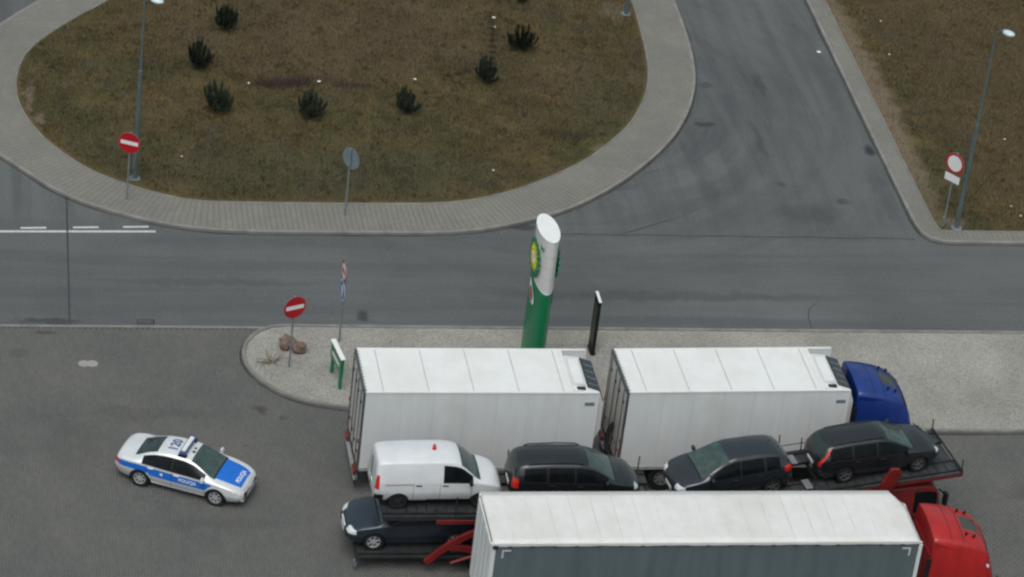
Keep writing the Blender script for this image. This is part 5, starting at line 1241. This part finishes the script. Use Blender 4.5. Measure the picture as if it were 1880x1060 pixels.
# dwarf pines
def pine(x, y, h, wd, seed, label):
    rg = random.Random(seed); nr = np.random.default_rng(seed); root = empty('dwarf_pine', (x, y, zi(x, y)-.02), (0, 0, rg.uniform(0, 6)), label=label, cat='shrub', group='dwarf pines on the island')
    stems = MB(); tufts = []
    stems.tube([(0, 0, -.05), (.01, 0, .12), (0, .01, .25*h)], [.05, .045, .035], 7)
    nb = int(20+16*wd); lean = rg.uniform(0, 6.28); gapc = rg.uniform(.55, .95)
    for k in range(nb):
        a_ = k*2.39996+rg.uniform(-.3, .3); rr = wd*.56*math.sqrt((k+.3)/nb)*rg.uniform(.7, 1.2)*(1+.2*math.cos(a_-lean))
        if k > 3 and math.cos(a_-lean-2.2) > gapc: continue
        top = h*(1.0-.55*(rr/(wd*.62))**1.4)*rg.uniform(.70, 1.10); p0 = Vector((0, 0, .05+.2*h*(1-rr/wd))); p2 = Vector((math.cos(a_)*rr, math.sin(a_)*rr, top)); p1 = Vector((p2.x*.95, p2.y*.95, top*.45))
        pts = [p0*(1-t)**2+p1*2*t*(1-t)+p2*t*t for t in np.linspace(0, 1, 9)]
        stems.tube([tuple(v) for v in pts], [.016*(1-.75*i/8) for i in range(9)], 4)
        for i in range(2, 9):
            d = (pts[i]-pts[i-1]).normalized(); tufts.append((pts[i], d, .105)); tufts.append(((pts[i]+pts[i-1])/2, d, .105))
    stems.build('trunk', 'bark', root)
    V = []; nn = 34
    for c, d, ln in tufts:
        for k in range(nn):
            u = Vector(nr.normal(size=3)).normalized(); dirn = (u*.95+d*.7).normalized(); o = c+d*rg.uniform(-.09, .07); L_ = ln*rg.uniform(.6, 1.15); sd_ = dirn.orthogonal().normalized()*.009
            V += [o-sd_, o+sd_, o+dirn*L_]
    V = np.array([tuple(v) for v in V]); o = link('crown', np_mesh('crown', V, np.arange(len(V)).reshape(-1, 3)), 'needle', root)
for x, y, h, wd, sd_, lb in ((-1.75, 32.0, 1.15, 1.0, 11, 'dwarf pine nearest the top edge of the grass, left of centre'), (-3.15, 28.6, 1.35, 1.15, 12, 'pale loose dwarf pine between the lamp pole and the others'),
        (-2.65, 25.2, 1.3, 1.15, 13, 'bushy dark dwarf pine closest to the no-entry sign'), (1.05, 25.0, 1.15, 1.1, 14, 'forked dwarf pine with white litter behind it'),
        (4.85, 25.4, 1.1, .85, 15, 'small compact dwarf pine alone in the middle of the grass'), (8.4, 28.0, 1.2, .8, 16, 'thin two-stemmed dwarf pine beside the dark weed line'),
        (10.35, 30.8, 1.2, 1.15, 17, 'broad upright dwarf pine furthest right on the island'), (11.0, 35.1, .6, .4, 18, 'tiny pine seedling at the top edge of the photo')): pine(x, y, h, wd, sd_, lb)
# dark dry weed stalks
def weeds(pts, hh, spread, label, n_=260):
    V = []; m = n_*len(pts)
    for x, y in pts:
        for k in range(n_):
            a, b = rng.normal(0, spread, 2); X, Y = x+a, y+b*.6; z = zi(X, Y) if k % 6 == 0 else z_; z_ = z; h = hh*rng.uniform(.4, 1.1); dx, dy = rng.normal(0, .07, 2); w_ = .008
            V += [(X-w_, Y, z), (X+w_, Y, z), (X+dx, Y+dy, z+h)]
    V = np.array(V); o = link('dry_weed', np_mesh('dry_weed', V, np.arange(len(V)).reshape(-1, 3)), 'dry_stalk', kind='stuff'); tag(o, label, 'weed')
weeds([(-.4, 27.3), (-.0, 27.35), (.4, 27.3), (.9, 27.4)], .42, .34, 'dark purple dry weeds near the forked pine', 150)
weeds([(2.5, 27.3), (3.0, 27.4), (3.5, 27.4)], .16, .2, 'low dark weed strip between two pines', 120)
weeds([(9.0+.06*i, 29.6+.5*i) for i in range(9)]+[(7.0+.42*i, 28.4+.22*i) for i in range(5)], .16, .09, 'thin dark line of weeds running up to the top edge', 60)
weeds([(11.4, 23.6), (11.8, 23.9), (11.0, 23.9)], .25, .36, 'dark dry weeds by the right curve of the pavement', 90)
# litter
def scrap(x, y, s, label, zf, seed):
    rg = np.random.default_rng(seed); V = [(0, 0, .6*s)]; n_ = 8
    for i in range(n_): a = 2*math.pi*i/n_; rr = s*rg.uniform(.6, 1.1); V.append((rr*math.cos(a), rr*math.sin(a), rg.uniform(0, .5)*s))
    V.append((0, 0, -.1*s)); F = [(0, 1+i, 1+(i+1) % n_) for i in range(n_)]+[(n_+1, 1+(i+1) % n_, 1+i) for i in range(n_)]
    o = MB().add(V, F).build('paper_scrap', 'litter', label=label, cat='litter', group='white litter scraps'); o.location = (x, y, zf(x, y)+.09)
for i, (x, y, s, lb) in enumerate(((-1.17, 27.3, .06, 'white scrap left of the dark purple weeds'), (1.63, 27.45, .09, 'white scrap just behind the forked pine'), (5.54, 27.9, .07, 'white scrap behind the small compact pine'), (9.56, 33.4, .09, 'white scrap beside the thin line of weeds'),
        (9.5, 32.6, .05, 'small pale scrap lower on the line of weeds'), (7.7, 20.9, .05, 'white scrap near the front right curve of the grass'), (-4.2, 21.6, .04, 'tiny white scrap in the grass right of the left lamp'))): scrap(x, y, s, lb, zi, 40+i)
for i, (x, y, s, lb) in enumerate(((26.51, 34.2, .05, 'white scrap nearest the top of the right verge'), (26.09, 31.1, .05, 'white scrap left of the lamp head on the verge'), (24.98, 17.9, .06, 'white scrap between the sign post and lamp foot'), (29.15, 24.1, .06, 'white scrap at the right edge of the photo'), (27.91, 18.8, .04, 'upper of two scraps in the verge corner'), (28.11, 18.1, .05, 'lower of two scraps in the verge corner'))): scrap(x, y, s, lb, zv, 60+i)
scrap(23.19, 31.6, .1, 'flattened white scrap lying on the side road', lambda x, y: -.085, 80)
